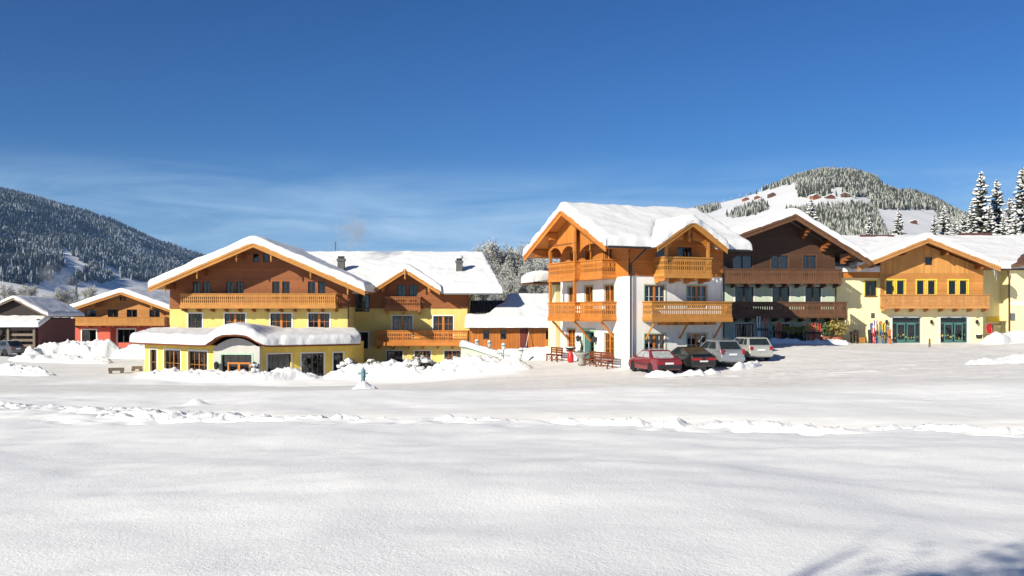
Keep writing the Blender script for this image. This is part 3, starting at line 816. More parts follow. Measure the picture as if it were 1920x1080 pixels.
def snow_gable(parent, M, wl, wr, zr, sl, sr, y0, y1, T_, seed, over=0.10, skew=0.0, step=0.5, soft=0.45, mask=None, rr=0.42):
    wl, wr, y0, y1 = wl + over, wr + over, y0 - over, y1 + over
    xs = edge_list(wl + wr, step=step) - wl; ys = edge_list(y1 - y0, step=step) + y0
    X, Y = np.meshgrid(xs, ys)
    D = np.minimum(np.minimum(X + wl, wr - X), np.minimum(Y - y0, y1 - Y))
    Y = Y + skew * np.abs(X) * sstep(0.3, 1.0, (Y - y0) / (y1 - y0))
    c = soft
    ZR = np.where(X < 0, -sl * (np.sqrt(X * X + c * c) - c * 0.55), -sr * (np.sqrt(X * X + c * c) - c * 0.55)) + zr
    ZR = np.minimum(ZR, zr + np.where(X < 0, sl * X, -sr * X)) + 0.01
    return snow_surface(X, Y, ZR, D, T_, seed, 'snow', parent, M, rr, mask(X, Y) if mask else None)

def gable_roof(H, M, wl, wr, zr, sl, sr, y0, y1, m='piece_brown', bm='piece_gold', th=0.16, snow=0.5, seed=1, purl=(), pm=None, over_front=1.5, bargeh=0.34, skew=0.0, gut=None, step=0.5, pd=0.0, soft=0.45, name='roof', barge=True, back=True, topm=None, mask=None, notch=None):
    """ridge along +y at x=0 of frame M; gable end faces -y"""
    mb = MB()
    def sec(y, dz): return [(-wl, y, zr - sl * wl + dz), (0, y, zr + dz), (wr, y, zr - sr * wr + dz)]
    vs = sec(y0, 0) + sec(y0, -th) + sec(y1, 0) + sec(y1, -th)
    if skew: vs = vs[:6] + [(x, y + skew * abs(x), z) for x, y, z in vs[6:]]
    mb.add(vs, [(0, 3, 4, 1), (1, 4, 5, 2), (6, 7, 10, 9)[::1], (7, 8, 11, 10), (0, 1, 7, 6), (1, 2, 8, 7), (3, 9, 10, 4), (4, 10, 11, 5), (0, 6, 9, 3), (2, 5, 11, 8)])
    if notch:      # the +x slope is cut open where a cross gable (centre yc, ridge zd, pitch sd) comes through
        yc, zd, sd = notch
        p0 = (zr - zd) / sr; hw = (zd - zr + sr * wr) / sd
        def q(p, y, dz): return (p, y, zr - sr * p + dz)
        out = [(0, y0), (wr, y0), (wr, yc - hw), (p0, yc), (wr, yc + hw), (wr, y1 + skew * wr), (0, y1)]
        mb.f = [f for f in mb.f if f not in ((1, 2, 8, 7), (4, 10, 11, 5), (2, 5, 11, 8))]
        nn = len(out)
        mb.add([q(p, y, 0) for p, y in out] + [q(p, y, -th) for p, y in out], [tuple(range(nn)), tuple(range(2 * nn - 1, nn - 1, -1))] + [(i + nn, (i + 1) % nn + nn, (i + 1) % nn, i) for i in range(1, nn - 2)])
        def mask(X, Y):
            h2 = (zd - zr + sr * X) / sd - 0.25
            return np.where(X > p0 + .6, np.clip((np.abs(Y - yc) - h2) / 0.35, 0, 1), 1.0)
    r = mb.build(name, topm or m, H, M)
    if barge:
        for sg, w, s_ in ((-1, wl, sl), (1, wr, sr)):
            for k, (hh, yy, dz) in enumerate(((bargeh, 0.0, -0.01), (bargeh * 0.45, -0.05, 0.012))):
                p = [(0, zr + dz), (sg * (w + 0.03), zr - s_ * (w + 0.03) + dz), (sg * (w + 0.03), zr - s_ * (w + 0.03) + dz - hh), (0, zr + dz - hh)]
                if sg > 0: p = p[::-1]
                MB().prism_xz(p, y0 - 0.05 + yy, y0 - 0.002 + yy).build('barge_board', bm, r)
    for x in purl:
        s_ = sl if x < 0 else sr
        z = zr - s_ * abs(x) - th - 0.02
        mb = MB().box(x - 0.10, x + 0.10, y0 + 0.10, y0 + over_front + 0.05, z - 0.26, z - 0.005)
        mb.box(x - 0.085, x + 0.085, y0 + 0.32, y0 + over_front, z - 0.48, z - 0.262)
        mb.build('purlin', pm or m, r)
        if pd:
            mb = MB(); mb.lathe([(0.02, -pd), (0.06, -pd + .06), (0.035, -pd + .14), (0.085, -pd * .6), (0.05, -pd * .35), (0.09, -0.03), (0.09, 0)], 8, T((x, y0 + 0.22, z - 0.255)))
            mb.build('pendant', bm, r)
    if gut:
        for sg in gut:
            w, s_ = (wl, sl) if sg < 0 else (wr, sr)
            x = sg * (w + 0.07); z = zr - s_ * w - 0.10
            MB().tube([(x, y0 + 0.05, z), (x, y1 - 0.05 + skew * w, z)], 0.075, 8).build('gutter', 'metal_grey', r)
    if snow: snow_gable(r, None, wl, wr, zr, sl, sr, y0, y1, snow, seed, skew=skew, step=step, soft=soft, mask=mask)
    return r

def chimney(H, x, y, z0, h, w=0.8, cap=True, snow=True):
    mb = MB().box(x - w / 2, x + w / 2, y - w / 2, y + w / 2, z0, z0 + h * 0.72)
    o = mb.build('chimney', 'chimney', H)
    MB().box(x - w * .62, x + w * .62, y - w * .62, y + w * .62, z0 + h * 0.72, z0 + h * 0.86).build('chimney_collar', 'chimney', o)
    MB().box(x - w * .45, x + w * .45, y - w * .45, y + w * .45, z0 + h * 0.86, z0 + h).build('flue', 'metal_dark', o)
    if snow:
        mb = MB(); mb.lathe([(w * .62, 0), (w * .68, .08), (w * .55, .22), (w * .25, .3), (0.02, .31)], 10, T((x, y, z0 + h)))
        mb.build('snow', 'snow', o, smooth=True)
    return o

def downpipe(H, pts, m='metal_grey', r=0.055):
    o = MB().tube(pts, r, 7).build('downpipe', m, H)
    return o

def wall_lamp(H, x, y, z, s=1.0, m='metal_dark'):
    M = T((x, y, z)) @ Matrix.Scale(s, 4)
    o = MB().box(-0.05, 0.05, -0.03, 0.0, -0.1, 0.16).box(-0.015, 0.015, -0.2, -0.03, 0.1, 0.13).build('wall_lamp', m, H, M)
    MB().lathe([(0.05, -0.16), (0.09, -0.12), (0.12, 0.08), (0.11, 0.09), (0.13, 0.11), (0.03, 0.22)], 6, T((0, -0.2, 0))).build('lantern', m, o)
    MB().lathe([(0.07, -0.10), (0.10, 0.06)], 6, T((0, -0.213, 0)) @ Matrix.Scale(0.98, 4)).build('lamp_glass', 'lamp_clear', o)
    return o

# ------------------------------------------------------------------ hotel with the big gable (left)
HX, HY, HZ = -20.9, 80.0, -1.3
H1 = thing('hotel_building', 'yellow hotel with big brown gable, carved balcony and long snowy wing', 'hotel', (HX, HY, 0))
def hx(px, Y=80.0): return atz(px, Y) - HX
wl, wr = -7.6, 7.2           # gable block walls
zr1, s1 = 9.25, 0.432
FB = 4.0                      # plaster / cladding border
f1 = Face(H1, T((0, 0, 0)), HZ, [(wl, FB), (wr, FB)], 'plaster_yellow')
for px, w in ((366, 1.15), (440.5, 1.72), (527, 1.75), (598, 1.75)):
    window(f1, hx(px), 2.15, w, 1.32, 'frame_dark', 2 if w > 1.3 else 2, 2, 'trim_white', 0.11, curtain=('curtain', .2), mid='frame_orange' if w > 1.3 else None, mull=0.2 if w > 1.3 else .08)
f1.build()
g1 = Face(H1, T((0, -0.03, 0)), FB, [(wl, zr1 - s1 * -wl - 0.15), (0, zr1 - 0.15), (wr, zr1 - s1 * wr - 0.15)], 'wood_brown', 'cladding')
for px, sh in ((378, 'shutter_blue'), (441, 'shutter_blue'), (527, 'shutter_blue'), (594, None)):
    for dx in (-0.42, 0.42):
        window(g1, hx(px) + dx, 4.55, 0.62, 1.6, 'frame_dark', 2, 2, None, curtain=('curtain', .25), mull=.05, sub=1)
for dx in (-0.43, 0.43): window(g1, dx, 7.75, 0.5, 0.72, 'frame_dark', 1, 1, None, sub=1)
g1.build()
b = Face(H1, T((0, 0, 0)), FB, [(wl, FB), (wr, FB)], 'plaster_yellow')
balcony(b, hx(338, 78.8), hx(629, 78.8), 3.92, 1.2, 1.2, 'piece_gold', 'piece_gold', 'carved', 0.165, (1, 1), 1.12, 'piece_brown')
MB().box(-0.02, wr - wl, 0, 0.06, -0.10, 0.12).build('trim_board', 'piece_brown', H1, T((wl, -0.10, FB)))
# side and back walls of the gable block
MB().box(wl, wl + 0.2, 0.0, 14, HZ, 5.4).build('side_wall', 'plaster_yellow', H1, T((0.001, 0.001, 0)))
MB().box(wr - 0.2, wr, 0.0, 4.0, HZ, FB).build('side_wall', 'plaster_yellow', H1, T((-0.001, 0.001, 0)))
MB().box(wr - 0.2, wr, 0.0, 4.0, FB, 5.9).build('side_cladding', 'wood_brown', H1, T((0.0, 0.002, 0)))
rf = gable_roof(H1, T((0, 0, 0)), 8.4, 9.0, zr1, s1, s1, -2.5, 14, 'piece_brown', 'piece_gold', snow=0.62, seed=3, purl=(-7.2, -4.6, -1.4, 1.4, 4.6, 7.6), over_front=2.5, pd=0.55, bargeh=0.42, pm='piece_brown')
downpipe(H1, [(8.7, -0.9, 5.35), (8.0, -0.3, 5.0), (wr + 0.1, -0.12, 4.6), (wr + 0.1, -0.12, HZ)], 'metal_brown')
# wing
WY = 4.0
wx0, wx1 = wr, atz(880, 84) - HX
f2 = Face(H1, T((0, WY, 0)), HZ, [(wx0, FB - .1), (wx1, FB - .1)], 'plaster_yellow')
def wx(px): return atz(px, 84.0) - HX
for px in (754.5, 831): window(f2, wx(px), 1.15, 1.73, 2.1, 'frame_dark', 2, 3, 'trim_white', 0.1, curtain=('curtain', .2), mid='frame_orange', mull=0.2)
for px in (740, 792.5, 848): window(f2, wx(px), -0.98, 1.4, 1.18, 'frame_dark', 2, 2, 'trim_white', 0.09, curtain=('curtain_gold', .15) if px > 760 else None, mid='frame_orange' if px > 760 else None)
window(f2, wx(677.5), 0.42, 1.2, 1.42, 'frame_dark', 2, 3, 'trim_white', 0.09, curtain=('curtain', .2))
window(f2, wx(678.5), 3.6 + .02, 1.3, 0.27, 'frame_dark', 1, 1, None)
f2.build()
dz, dxp = 7.32, wx(764)
f3 = Face(H1, T((0, WY - 0.03, 0)), FB - .1, [(wx0, 5.6), (dxp - 2.5, 5.6), (dxp, dz - .15), (dxp + 2.5, 5.6), (wx1, 5.6)], 'wood_brown', 'cladding')
window(f3, wx(678.5), FB - .09, 1.3, 1.35, 'frame_dark', 2, 3, 'frame_dark', 0.05, curtain=('curtain', .3))
for dx in (-0.5, 0.5): window(f3, dxp + dx, 4.15, 0.72, 1.85, 'frame_dark', 2, 2, None, sub=1, mull=.05)
f3.build()
balcony(f3, wx(724), wx(790), 3.72, 0.9, 1.22, 'piece_brown', 'piece_brown', 'carved', 0.15, (1, 1), 1.3, 'piece_gold')
balcony(f2, wx(709), wx(878), 0.72, 1.15, 1.3, 'piece_orange', 'piece_orange', 'carved', 0.155, (1, 1), 1.25, 'piece_brown')
MB().prism_xz([(0, HZ), (11.8, HZ), (11.8, 6.9), (7.6, 8.6), (0, 5.65)], -0.2, 0.0).build('side_wall', 'plaster_yellow', H1, T((wx1 - .2, WY + 0.002, 0)) @ RZ(R(90)))
MB().box(wl + .2, wx1 - .2, 15.8, 16, HZ, 5.5).build('back_wall', 'plaster_yellow', H1)
# long roof of the wing: ridge along x (frame turned so that its gable faces the right-hand end)
RY = WY + 7.6
MW = T((0, RY, 0)) @ RZ(R(-90))      # frame x -> towards the camera, frame y -> right; the gable end at y1 faces right
yR = atz(905, 92) - HX
rw = gable_roof(H1, MW, 8.4, 9.1, 8.85, 0.395, 0.395, 0.0, yR, 'piece_brown', 'piece_brown', snow=0.6, seed=5, barge=False, skew=0.21, notch=(dxp, dz, 0.64), step=0.4)
eav = 8.85 - .395 * 9.1 - 0.1
MB().tube([(9.18, dxp + 3.3, eav), (9.18, yR + 1.85, eav)], 0.08, 8).build('gutter', 'metal_grey', rw)
downpipe(H1, [(wx1 + 0.3, WY - 1.55, 5.1), (wx1 + 0.05, WY - 0.5, 4.7), (wx1 - 0.12, WY - 0.12, 4.2), (wx1 - 0.12, WY - 0.12, 2.4)], 'metal_brown')
# dormer gable over the wing
gable_roof(H1, T((dxp, 0, 0)), 2.95, 2.95, dz, 0.64, 0.64, WY - 1.75, WY + 6, 'piece_brown', 'piece_gold', snow=0.55, seed=8, purl=(-2.0, 2.0), over_front=1.7, pd=0.0, bargeh=0.36, pm='piece_gold', soft=.6)
MB().lathe([(0.03, -0.9), (0.09, -.8), (0.05, -.6), (0.12, -.4), (0.1, 0)], 8, T((dxp, WY - 1.85, dz - 0.05))).build('finial', 'piece_gold', H1)
chimney(H1, atz(641, 86.5) - HX, 6.2, 7.0, 1.6, 0.58, snow=False)
an = MB().tube([(0, 0, 0), (0, 0, 1.5)], .03, 5).build('antenna', 'metal_dark', H1, T((atz(629, 91.6) - HX, RY, 8.8)))
for k in range(5): MB().tube([(-.35 + .04 * k, 0, .85 + .14 * k), (.35 - .04 * k, 0, .85 + .14 * k)], .012, 4).build('antenna_rod', 'metal_grey', an)
chimney(H1, atz(861, 86) - HX, 6.2, 7.0, 1.4, 0.56)

# ------------------------------------------------------------------ entrance pavilion
PV = thing('entrance_pavilion', 'low bright yellow entrance pavilion under a thick wavy snow cap', 'pavilion', (-20, 69, 0))
PL = [(-28.7, 75.0), (-21.35, 69.1), (-17.95, 68.7), (-12.35, 72.4), (-12.35, 79.9), (-28.7, 79.9)]
PL = [(x + 20, y - 69) for x, y in PL]
PZ0, PZ1 = -1.5, 1.2
def face_between(H, a, b, z0, top, m, name='wall'):
    L = math.hypot(b[0] - a[0], b[1] - a[1]); ang = math.atan2(b[1] - a[1], b[0] - a[0])
    return Face(H, T((a[0], a[1], 0)) @ RZ(ang), z0, [(0, top), (L, top)], m, name, 0.22), L
fa, La = face_between(PV, PL[0], PL[1], PZ0, PZ1, 'plaster_strong_yellow')
for s_, w in ((0.135, 0.95), (0.41, 2.2), (0.765, 2.45)):
    window(fa, s_ * La, -1.25, w, 1.95, 'frame_dark', 1 if w < 1 else 2, 2, 'trim_white', 0.14, mid='frame_orange', mull=.07, sub=2, recess=.13, grid_m='piece_gold')
fa.build()
fc, Lc = face_between(PV, PL[2], PL[3], PZ0, PZ1, 'plaster_strong_yellow')
for s_, w in ((0.20, 1.75), (0.58, 1.75), (0.88, 0.8)):
    window(fc, s_ * Lc, -1.25, w, 1.8, 'frame_dark', 2 if w > 1 else 1, 1, 'trim_white', 0.1, mid='piece_grey', mull=.06, sub=2, recess=.13, curtain=('curtain', .1) if s_ < .5 else None)
fc.build()
# portal with flat arch
pa, pb = (PL[1][0], PL[1][1] - 0.45), (PL[2][0], PL[2][1] - 0.45)
Lp = math.hypot(pb[0] - pa[0], pb[1] - pa[1]); ap = math.atan2(pb[1] - pa[1], pb[0] - pa[0])
MP = T((pa[0], pa[1], 0)) @ RZ(ap)
arch = [(s_, 1.02 + 0.72 * math.sin(math.pi * s_ / Lp) ** 0.9) for s_ in np.linspace(0, Lp, 13)]
fp = Face(PV, MP, PZ0, arch, 'plaster_grey', 'portal', 0.3)
window(fp, Lp / 2, -1.3, 2.25, 1.85, 'frame_dark', 2, 1, 'trim_green', 0.12, sub=2, mull=.05, recess=.2)
fp.build()
dr = MB().box(-0.86, -0.74, .16, .26, -1.3, 0.0).box(0.74, 0.86, .16, .26, -1.3, 0.0).box(-0.74, 0.74, .16, .26, -0.12, 0.0).box(-0.08, 0.08, .155, .26, -1.3, -0.12).build('door', 'frame_orange', PV, MP @ T((Lp / 2 + .12, 0, 0)))
for sg in (-1, 1): MB().box(-0.03, 0.03, .15, .16, -0.75, -0.5).build('handle', 'metal_grey', dr, T((sg * .14, 0, 0)))
MB().box(0, .2, 0, 0.5, PZ0, 1.15).build('portal_side', 'plaster_grey', PV, MP @ T((-0.001, 0.002, 0)))
MB().box(-.2, 0, 0, 0.5, PZ0, 1.15).build('portal_side', 'plaster_grey', PV, MP @ T((Lp + .001, 0.002, 0)))
for s_ in (0.30, Lp - 0.3): 
    q = MP @ Vector((s_, -0.0, -0.25)); wall_lamp(PV, q.x, q.y, q.z, 1.5)
MB().box(0, 0.2, 0, 5, PZ0, PZ1).build('side_wall', 'plaster_strong_yellow', PV, T((PL[0][0], PL[0][1] + .02, 0)))
MB().box(-0.2, 0, 0, 7.5, PZ0, PZ1).build('side_wall', 'plaster_strong_yellow', PV, T((PL[3][0], PL[3][1] + .02, 0)))
# roof slab following the front, with a bow over the portal
fr_pts = [(-30.0, 75.4), (-29.0, 74.3), (-21.5, 67.9), (-19.65, 67.3), (-17.6, 67.5), (-12.0, 71.3), (-11.45, 72.2), (-11.5, 73.0)]
fr_pts = [Vector((x + 20, y - 69)) for x, y in fr_pts]
bk_l, bk_r = Vector((-30.0 + 20, 79.9 - 69)), Vector((-12.9 + 20, 79.9 - 69))
cum = [0]
for p, q in zip(fr_pts[:-1], fr_pts[1:]): cum.append(cum[-1] + (q - p).length)
LT = cum[-1]
def front(s_): return np.stack([np.interp(s_, cum, [p.x for p in fr_pts]), np.interp(s_, cum, [p.y for p in fr_pts])], -1)
sc_ = np.interp(0.36, [0, 1], [0, 1])
s_mid = cum[3]
def roof_z(S, Tt):
    bow = 0.78 * np.exp(-((S - s_mid) / 1.75) ** 4 * 0.9 - ((S - s_mid) / 2.6) ** 2 * 0.3)
    return PZ1 + 0.08 + bow * (1 - 0.75 * sstep(0.15, 0.9, Tt)) + 0.35 * Tt
def pav_grid(ss, ts):
    S, Tt = np.meshgrid(ss, ts)
    Fp = front(S.ravel()).reshape(S.shape + (2,))
    Bx = bk_l.x + (bk_r.x - bk_l.x) * S / LT
    X = Fp[..., 0] * (1 - Tt) + Bx * Tt; Y = Fp[..., 1] * (1 - Tt) + bk_l.y * Tt
    return S, Tt, X, Y, roof_z(S, Tt)
ss = np.linspace(0, LT, 70); ts = np.linspace(0, 1, 6)
S, Tt, X, Y, Z = pav_grid(ss, ts)
n = X.size; f = grid_faces(*X.shape); idx = np.arange(n).reshape(X.shape)
loop = np.concatenate([idx[0, :], idx[1:, -1], idx[-1, -2::-1], idx[-2:0:-1, 0]]); nx_ = np.roll(loop, -1)
me = mesh_np('roof', np.concatenate([np.stack([X, Y, Z], -1).reshape(-1, 3), np.stack([X, Y, Z - 0.17], -1).reshape(-1, 3)]),
             np.concatenate([f, f[:, ::-1] + n, np.stack([loop, loop + n, nx_ + n, nx_], -1)]), 'piece_bench')
prf = link('roof', me, PV)
ss = edge_list(LT, step=0.3); ts = edge_list(8.0, step=0.7) / 8.0
S, Tt, X, Y, Z = pav_grid(ss, ts)
D = np.minimum(np.minimum(S, LT - S), Tt * 8.0 + 0.0)
D = np.minimum(D, (1 - Tt) * 8 + 0.3)
snow_surface(X, Y - 0.06 * (1 - Tt), Z, D, 0.68, 13, 'snow', prf, None, rr=0.7)

# ------------------------------------------------------------------ white chalet (corner towards the camera)
TH = R(23)
WH = thing('white_chalet', 'white and orange timber chalet with carved balconies on two sides', 'house', (7.33, 60, 0), TH)
L_ = 9.8; WF = 7.0; WB = 5.87; Z0 = -0.6
zrW, sW = 10.4, 0.45
# front (faces -v)
fw = Face(WH, T((0, 0, 0)), Z0, [(0, WB), (WF, WB)], 'plaster_white')
for u in (1.85, 5.0):
    window(fw, u, 3.85, 1.5, 1.45, 'frame_orange', 2, 2, 'trim_green', 0.09, curtain=('curtain', .22), mull=.14, grid_m='trim_white')
    window(fw, u, 0.75 if u > 3 else 0.25, 1.5, 1.45 if u > 3 else 1.95, 'frame_orange', 2, 2, 'trim_green', 0.09, curtain=('curtain', .2), mull=.14, grid_m='trim_white')
fw.build()
dzW, duW = 9.3, 3.52
fwc = Face(WH, T((0, -0.05, 0)), WB, [(-0.0, 7.72), (duW - 2.35, 7.78), (duW, dzW - .18), (duW + 2.35, 7.78), (WF, 7.72)], 'wood_orange', 'cladding')
window(fwc, 4.05, 6.0, 1.05, 1.75, 'frame_dark', 2, 2, None, curtain=('curtain', .12), sub=1)
window(fwc, 2.35, 6.0, 0.8, 1.75, 'frame_dark', 1, 2, None, sub=1)
fwc.build()
balcony(fw, 0.95, WF - 0.1, 3.0, 1.15, 1.28, 'piece_gold', 'piece_gold', 'carved', 0.15, (1, 1), 0.0, strut=(1.2, 3.7, 6.3))
for u in (2.4, 3.3, 4.6, 5.5): MB().box(u - .35, u + .35, -0.9, 0, 2.78, 2.98).build('floor_joist', 'piece_orange', WH)
bu = balcony(fwc, 1.75, 5.25, 5.75, 1.25, 1.3, 'piece_gold', 'piece_gold', 'carved', 0.14, (1, 1), 1.1, 'piece_orange')
# posts and arches of the small loggia
for u in (1.95, 5.05):
    MB().box(u - .08, u + .08, -1.25, -1.09, 7.05, 8.15 - .12).build('post', 'piece_gold', WH)
arc = [(4.98, 7.75)] + [(3.75 + 1.15 * math.sin(a), 7.55 + 0.55 * math.cos(a)) for a in np.linspace(1.5, 0.1, 7)] + [(3.85, 8.75), (4.98, 8.1)]
MB().prism_xz(arc, -1.22, -1.14).build('arch', 'wood_orange', WH)
arc = [(7.04 - x, z) for x, z in arc][::-1]
MB().prism_xz(arc, -1.22, -1.14).build('arch', 'wood_orange', WH)
MB().lathe([(0.02, -1.0), (0.12, -.8), (0.06, -.55), (0.09, -.4), (0.09, 0)], 8, T((duW, -1.35, dzW - 0.35))).build('pendant', 'piece_gold', WH)
# left gable side (faces -u): s runs from the far end (0) to the near corner (L_)
ML = T((0, L_, 0)) @ RZ(R(-90))
fl = Face(WH, ML, Z0, [(0, WB), (L_, WB)], 'plaster_white')
def sv(v): return L_ - v
for v, w in ((2.6, 1.35), (5.45, 1.2), (8.0, 1.2)):
    window(fl, sv(v), 3.4, w, 1.95, 'frame_orange', 2, 2, 'trim_green', 0.09, curtain=('curtain', .25), mull=.16)
window(fl, sv(2.6), 0.72, 1.35, 1.5, 'frame_orange', 2, 3, 'trim_green', 0.09, curtain=('curtain_gold', .2), mull=.16, sill='piece_dark')
window(fl, sv(8.1), 0.9, 1.25, 1.5, 'frame_orange', 2, 3, 'trim_green', 0.09, curtain=('curtain_gold', .2), mull=.16, sill='piece_dark')
fl.holes.append((sv(5.45) - .8, sv(5.45) + .8, 0.0, 2.3))
fl.build()
dW = MB().box(-.8, -.72, .1, .25, 0, 2.3).box(.72, .8, .1, .25, 0, 2.3).box(-.72, .72, .1, .25, 2.2, 2.3).box(-.72, -.02, .12, .18, 0.02, 2.2).build('door', 'frame_green', WH, ML @ T((sv(5.45), 0, 0)))
for zc in (0.55, 1.5): MB().box(-.6, -.14, .105, .12, zc - .35, zc + .38).build('door_panel', 'frame_green', dW)
MB().box(0.02, .7, .14, .16, .02, 2.18).build('pane', 'glass', dW)
MB().box(-.14, -.08, .06, .12, 1.0, 1.15).build('handle', 'metal_grey', dW)
MB().box(-1.0, -.8, -0.03, .02, 0, 2.5).box(.8, 1.0, -0.03, .02, 0, 2.5).box(-.8, .8, -0.03, .02, 2.3, 2.5).build('surround', 'trim_green', dW)
g = Face(WH, ML @ T((0, -0.05, 0)), WB, [(0, zrW - sW * 4.9 - .2), (L_ / 2, zrW - .2), (L_, zrW - sW * 4.9 - .2)], 'wood_orange', 'cladding')
for v, w in ((2.7, 1.2), (5.3, 1.1), (7.6, 1.1)):
    window(g, sv(v), 6.0, w, 1.75, 'frame_orange', 2, 2, 'piece_gold', 0.07, curtain=('curtain', .35), mull=.16)
g.build()
for zb, m_ in ((3.0, 'piece_orange'), (5.72, 'piece_orange')):
    balcony(fl, sv(4.7), sv(1.6), zb, 1.05, 1.28, m_, m_, 'carved', 0.15, (0, 1), 0.0, strut=(sv(2.0),) if zb < 4 else None)
    balcony(fl, sv(8.9), sv(4.72), zb, 1.42, 1.28, m_, m_, 'carved', 0.15, (1, 1), 0.0, strut=(sv(8.5), sv(5.1)) if zb < 4 else None)
for v in (8.7, 4.9):
    MB().box(-.09, .09, -1.42, -1.24, 4.25, 5.74).build('post', 'piece_orange', WH, ML @ T((sv(v), 0, 0)))
    MB().box(-.09, .09, -1.42, -1.24, 6.95, 9.0).build('post', 'piece_orange', WH, ML @ T((sv(v), 0, 0)))
# boarded loggia front under the gable with scalloped arches
def arched(s0, s1, zlo, rise, n):
    pts = []
    for k in range(n):
        a, c = s0 + (s1 - s0) * k / n, s0 + (s1 - s0) * (k + 1) / n
        for q in np.linspace(0, 1, 9):
            if k and q == 0: continue
            pts.append((a + (c - a) * q, zlo + rise * math.sin(math.pi * q) ** .7))
    return pts
def zroof(s_): return zrW - sW * abs(s_ - L_ / 2) - 0.2
lo = arched(sv(8.9), sv(4.7), 7.55, 0.5, 2)
MB().prism_xz(lo + [(sv(4.7), zroof(sv(4.7))), (sv(4.9), zroof(sv(4.9))), (sv(8.9), zroof(sv(8.9)))], -1.40, -1.32).build('loggia_board', 'wood_orange_v', WH, ML)
lo = arched(sv(4.68), sv(1.6), 7.6, 0.45, 1)
MB().prism_xz(lo + [(sv(1.6), zroof(sv(1.6)) ), (sv(4.68), zroof(sv(4.68)))], -1.06, -0.98).build('loggia_board', 'wood_orange_v', WH, ML)
MB().box(sv(4.9) - .07, sv(4.9) + .07, -1.46, -1.3, 7.6, zrW - .5).build('post', 'piece_gold', WH, ML)
MB().box(sv(8.9), sv(4.7), -1.43, -1.40, 8.15, 8.25).build('rail', 'piece_brown', WH, ML)
# roof: ridge along the front direction, gable to the left
MR = T((0, L_ / 2, 0)) @ RZ(R(-90))
rW = gable_roof(WH, MR, 6.1, 6.1, zrW, sW, sW, -2.3, WF + 1.25, 'piece_orange', 'piece_orange', snow=0.58, seed=21, purl=(-4.9, -2.6, 0.0, 2.6, 4.9), over_front=2.3, bargeh=0.4, notch=(duW, dzW, 0.64), step=0.4, pm='piece_orange')
MB().tube([(6.2, -2.2, 7.55), (6.2, duW - 2.75, 7.55)], 0.07, 8).build('gutter', 'metal_dark', rW)
MB().tube([(6.2, duW + 2.75, 7.55), (6.2, WF + 1.2, 7.55)], 0.07, 8).build('gutter', 'metal_dark', rW)
gable_roof(WH, T((duW, 0, 0)), 2.55, 2.55, dzW, 0.64, 0.64, -1.75, 3.4, 'piece_orange', 'piece_gold', snow=0.55, seed=22, over_front=1.7, bargeh=0.36, soft=.5, step=.35)
MB().box(WF - .2, WF, 0.0, L_, Z0, 7.6).build('side_wall', 'plaster_white', WH, T((0, .01, 0)))
MB().box(.2, WF - .2, L_ - .2, L_ - .02, Z0, 7.6).build('back_wall', 'plaster_white', WH)
downpipe(WH, [(0.5, -1.25, 7.5), (0.25, -.6, 7.0), (0.02, -.16, 6.6), (0.02, -.16, 0.0)], 'metal_dark', .06)
downpipe(WH, [(WF + .6, -1.25, 7.5), (WF + .2, -.5, 7.0), (WF - .02, -.14, 6.6), (WF - .02, -.14, 0.3)], 'metal_dark', .06)
for v in (4.3, 6.6):
    q = ML @ Vector((sv(v), 0, 1.75)); o = wall_lamp(WH, q.x, q.y, q.z, 1.2); o.matrix_basis = o.matrix_basis @ RZ(R(-90))
# rear annex with its own snowy roof
AX = MB().box(0.35, 4, L_ + 1.6, L_ + 2.8, Z0, 5.6).build('annex_wall', 'plaster_cream', WH)
ar = MB().box(-1.6, 4.4, L_ + 1.2, L_ + 3.0, 5.6, 5.8).build('annex_roof', 'wood_dark', WH)
xs = edge_list(6.2) - 1.7; ys = edge_list(2.0) + L_ + 1.1
X, Y = np.meshgrid(xs, ys); D = np.minimum(np.minimum(X + 1.7, 4.5 - X), np.minimum(Y - L_ - 1.1, L_ + 3.1 - Y))
snow_surface(X, Y, 5.8 + 0.16 * (X + 1.7), D, .7, 31, 'snow', ar, None, rr=.7)

# ------------------------------------------------------------------ dark brown and green guest house
GX0, GY0 = atz(1350, 72), 72.0
KG = 1.09        # drawn with 2.5 m storeys, built with 2.7 m storeys
GH = thing('guest_house', 'dark brown and pale green guest house with two long brown balconies', 'house', (16.99, 78.4, -0.32), R(3))
GH.scale = (KG, KG, KG)
gW = 8.75; gB = 5.75
fg = Face(GH, T((0, 0, 0)), 0.2, [(0, gB), (gW, gB)], 'plaster_green')
def gxx(px): return (atz(px, 72.2) - GX0) * 1.0
for px, w in ((1395, 1.4), (1464.5, 1.3), (1526, 1.2)):
    window(fg, gxx(px), 3.5, w, 2.0, 'frame_dark', 2, 1, 'trim_white', .1, curtain=('curtain' if px < 1400 else 'curtain_gold', .2 if px < 1400 else .45), sub=1)
    window(fg, gxx(px), 1.15, w, 1.55, 'frame_dark', 2, 1, 'trim_white', .1, curtain=('curtain' if px < 1500 else 'curtain_gold', .3), sub=1)
fg.build()
gp, zrG, slG, srG = gxx(1474), 10.75, 0.36, 0.60
fgc = Face(GH, T((0, -0.04, 0)), gB, [(-0.6, zrG - slG * (gp + .6) - .2), (gp, zrG - .2), (gW, zrG - srG * (gW - gp) - .2)], 'wood_dark', 'cladding')
for px, w in ((1391, 1.5), (1462, 1.3), (1519, 1.0)):
    window(fgc, gxx(px), 6.1, w, 1.75, 'frame_dark', 2, 1, 'piece_dark', .08, curtain=('curtain', .5), sub=1)
fgc.build()
balcony(fg, -0.2, gW + .05, 5.72, 1.2, 1.08, 'piece_dark', 'piece_dark', 'hearts', .17, (0, 1), 1.0)
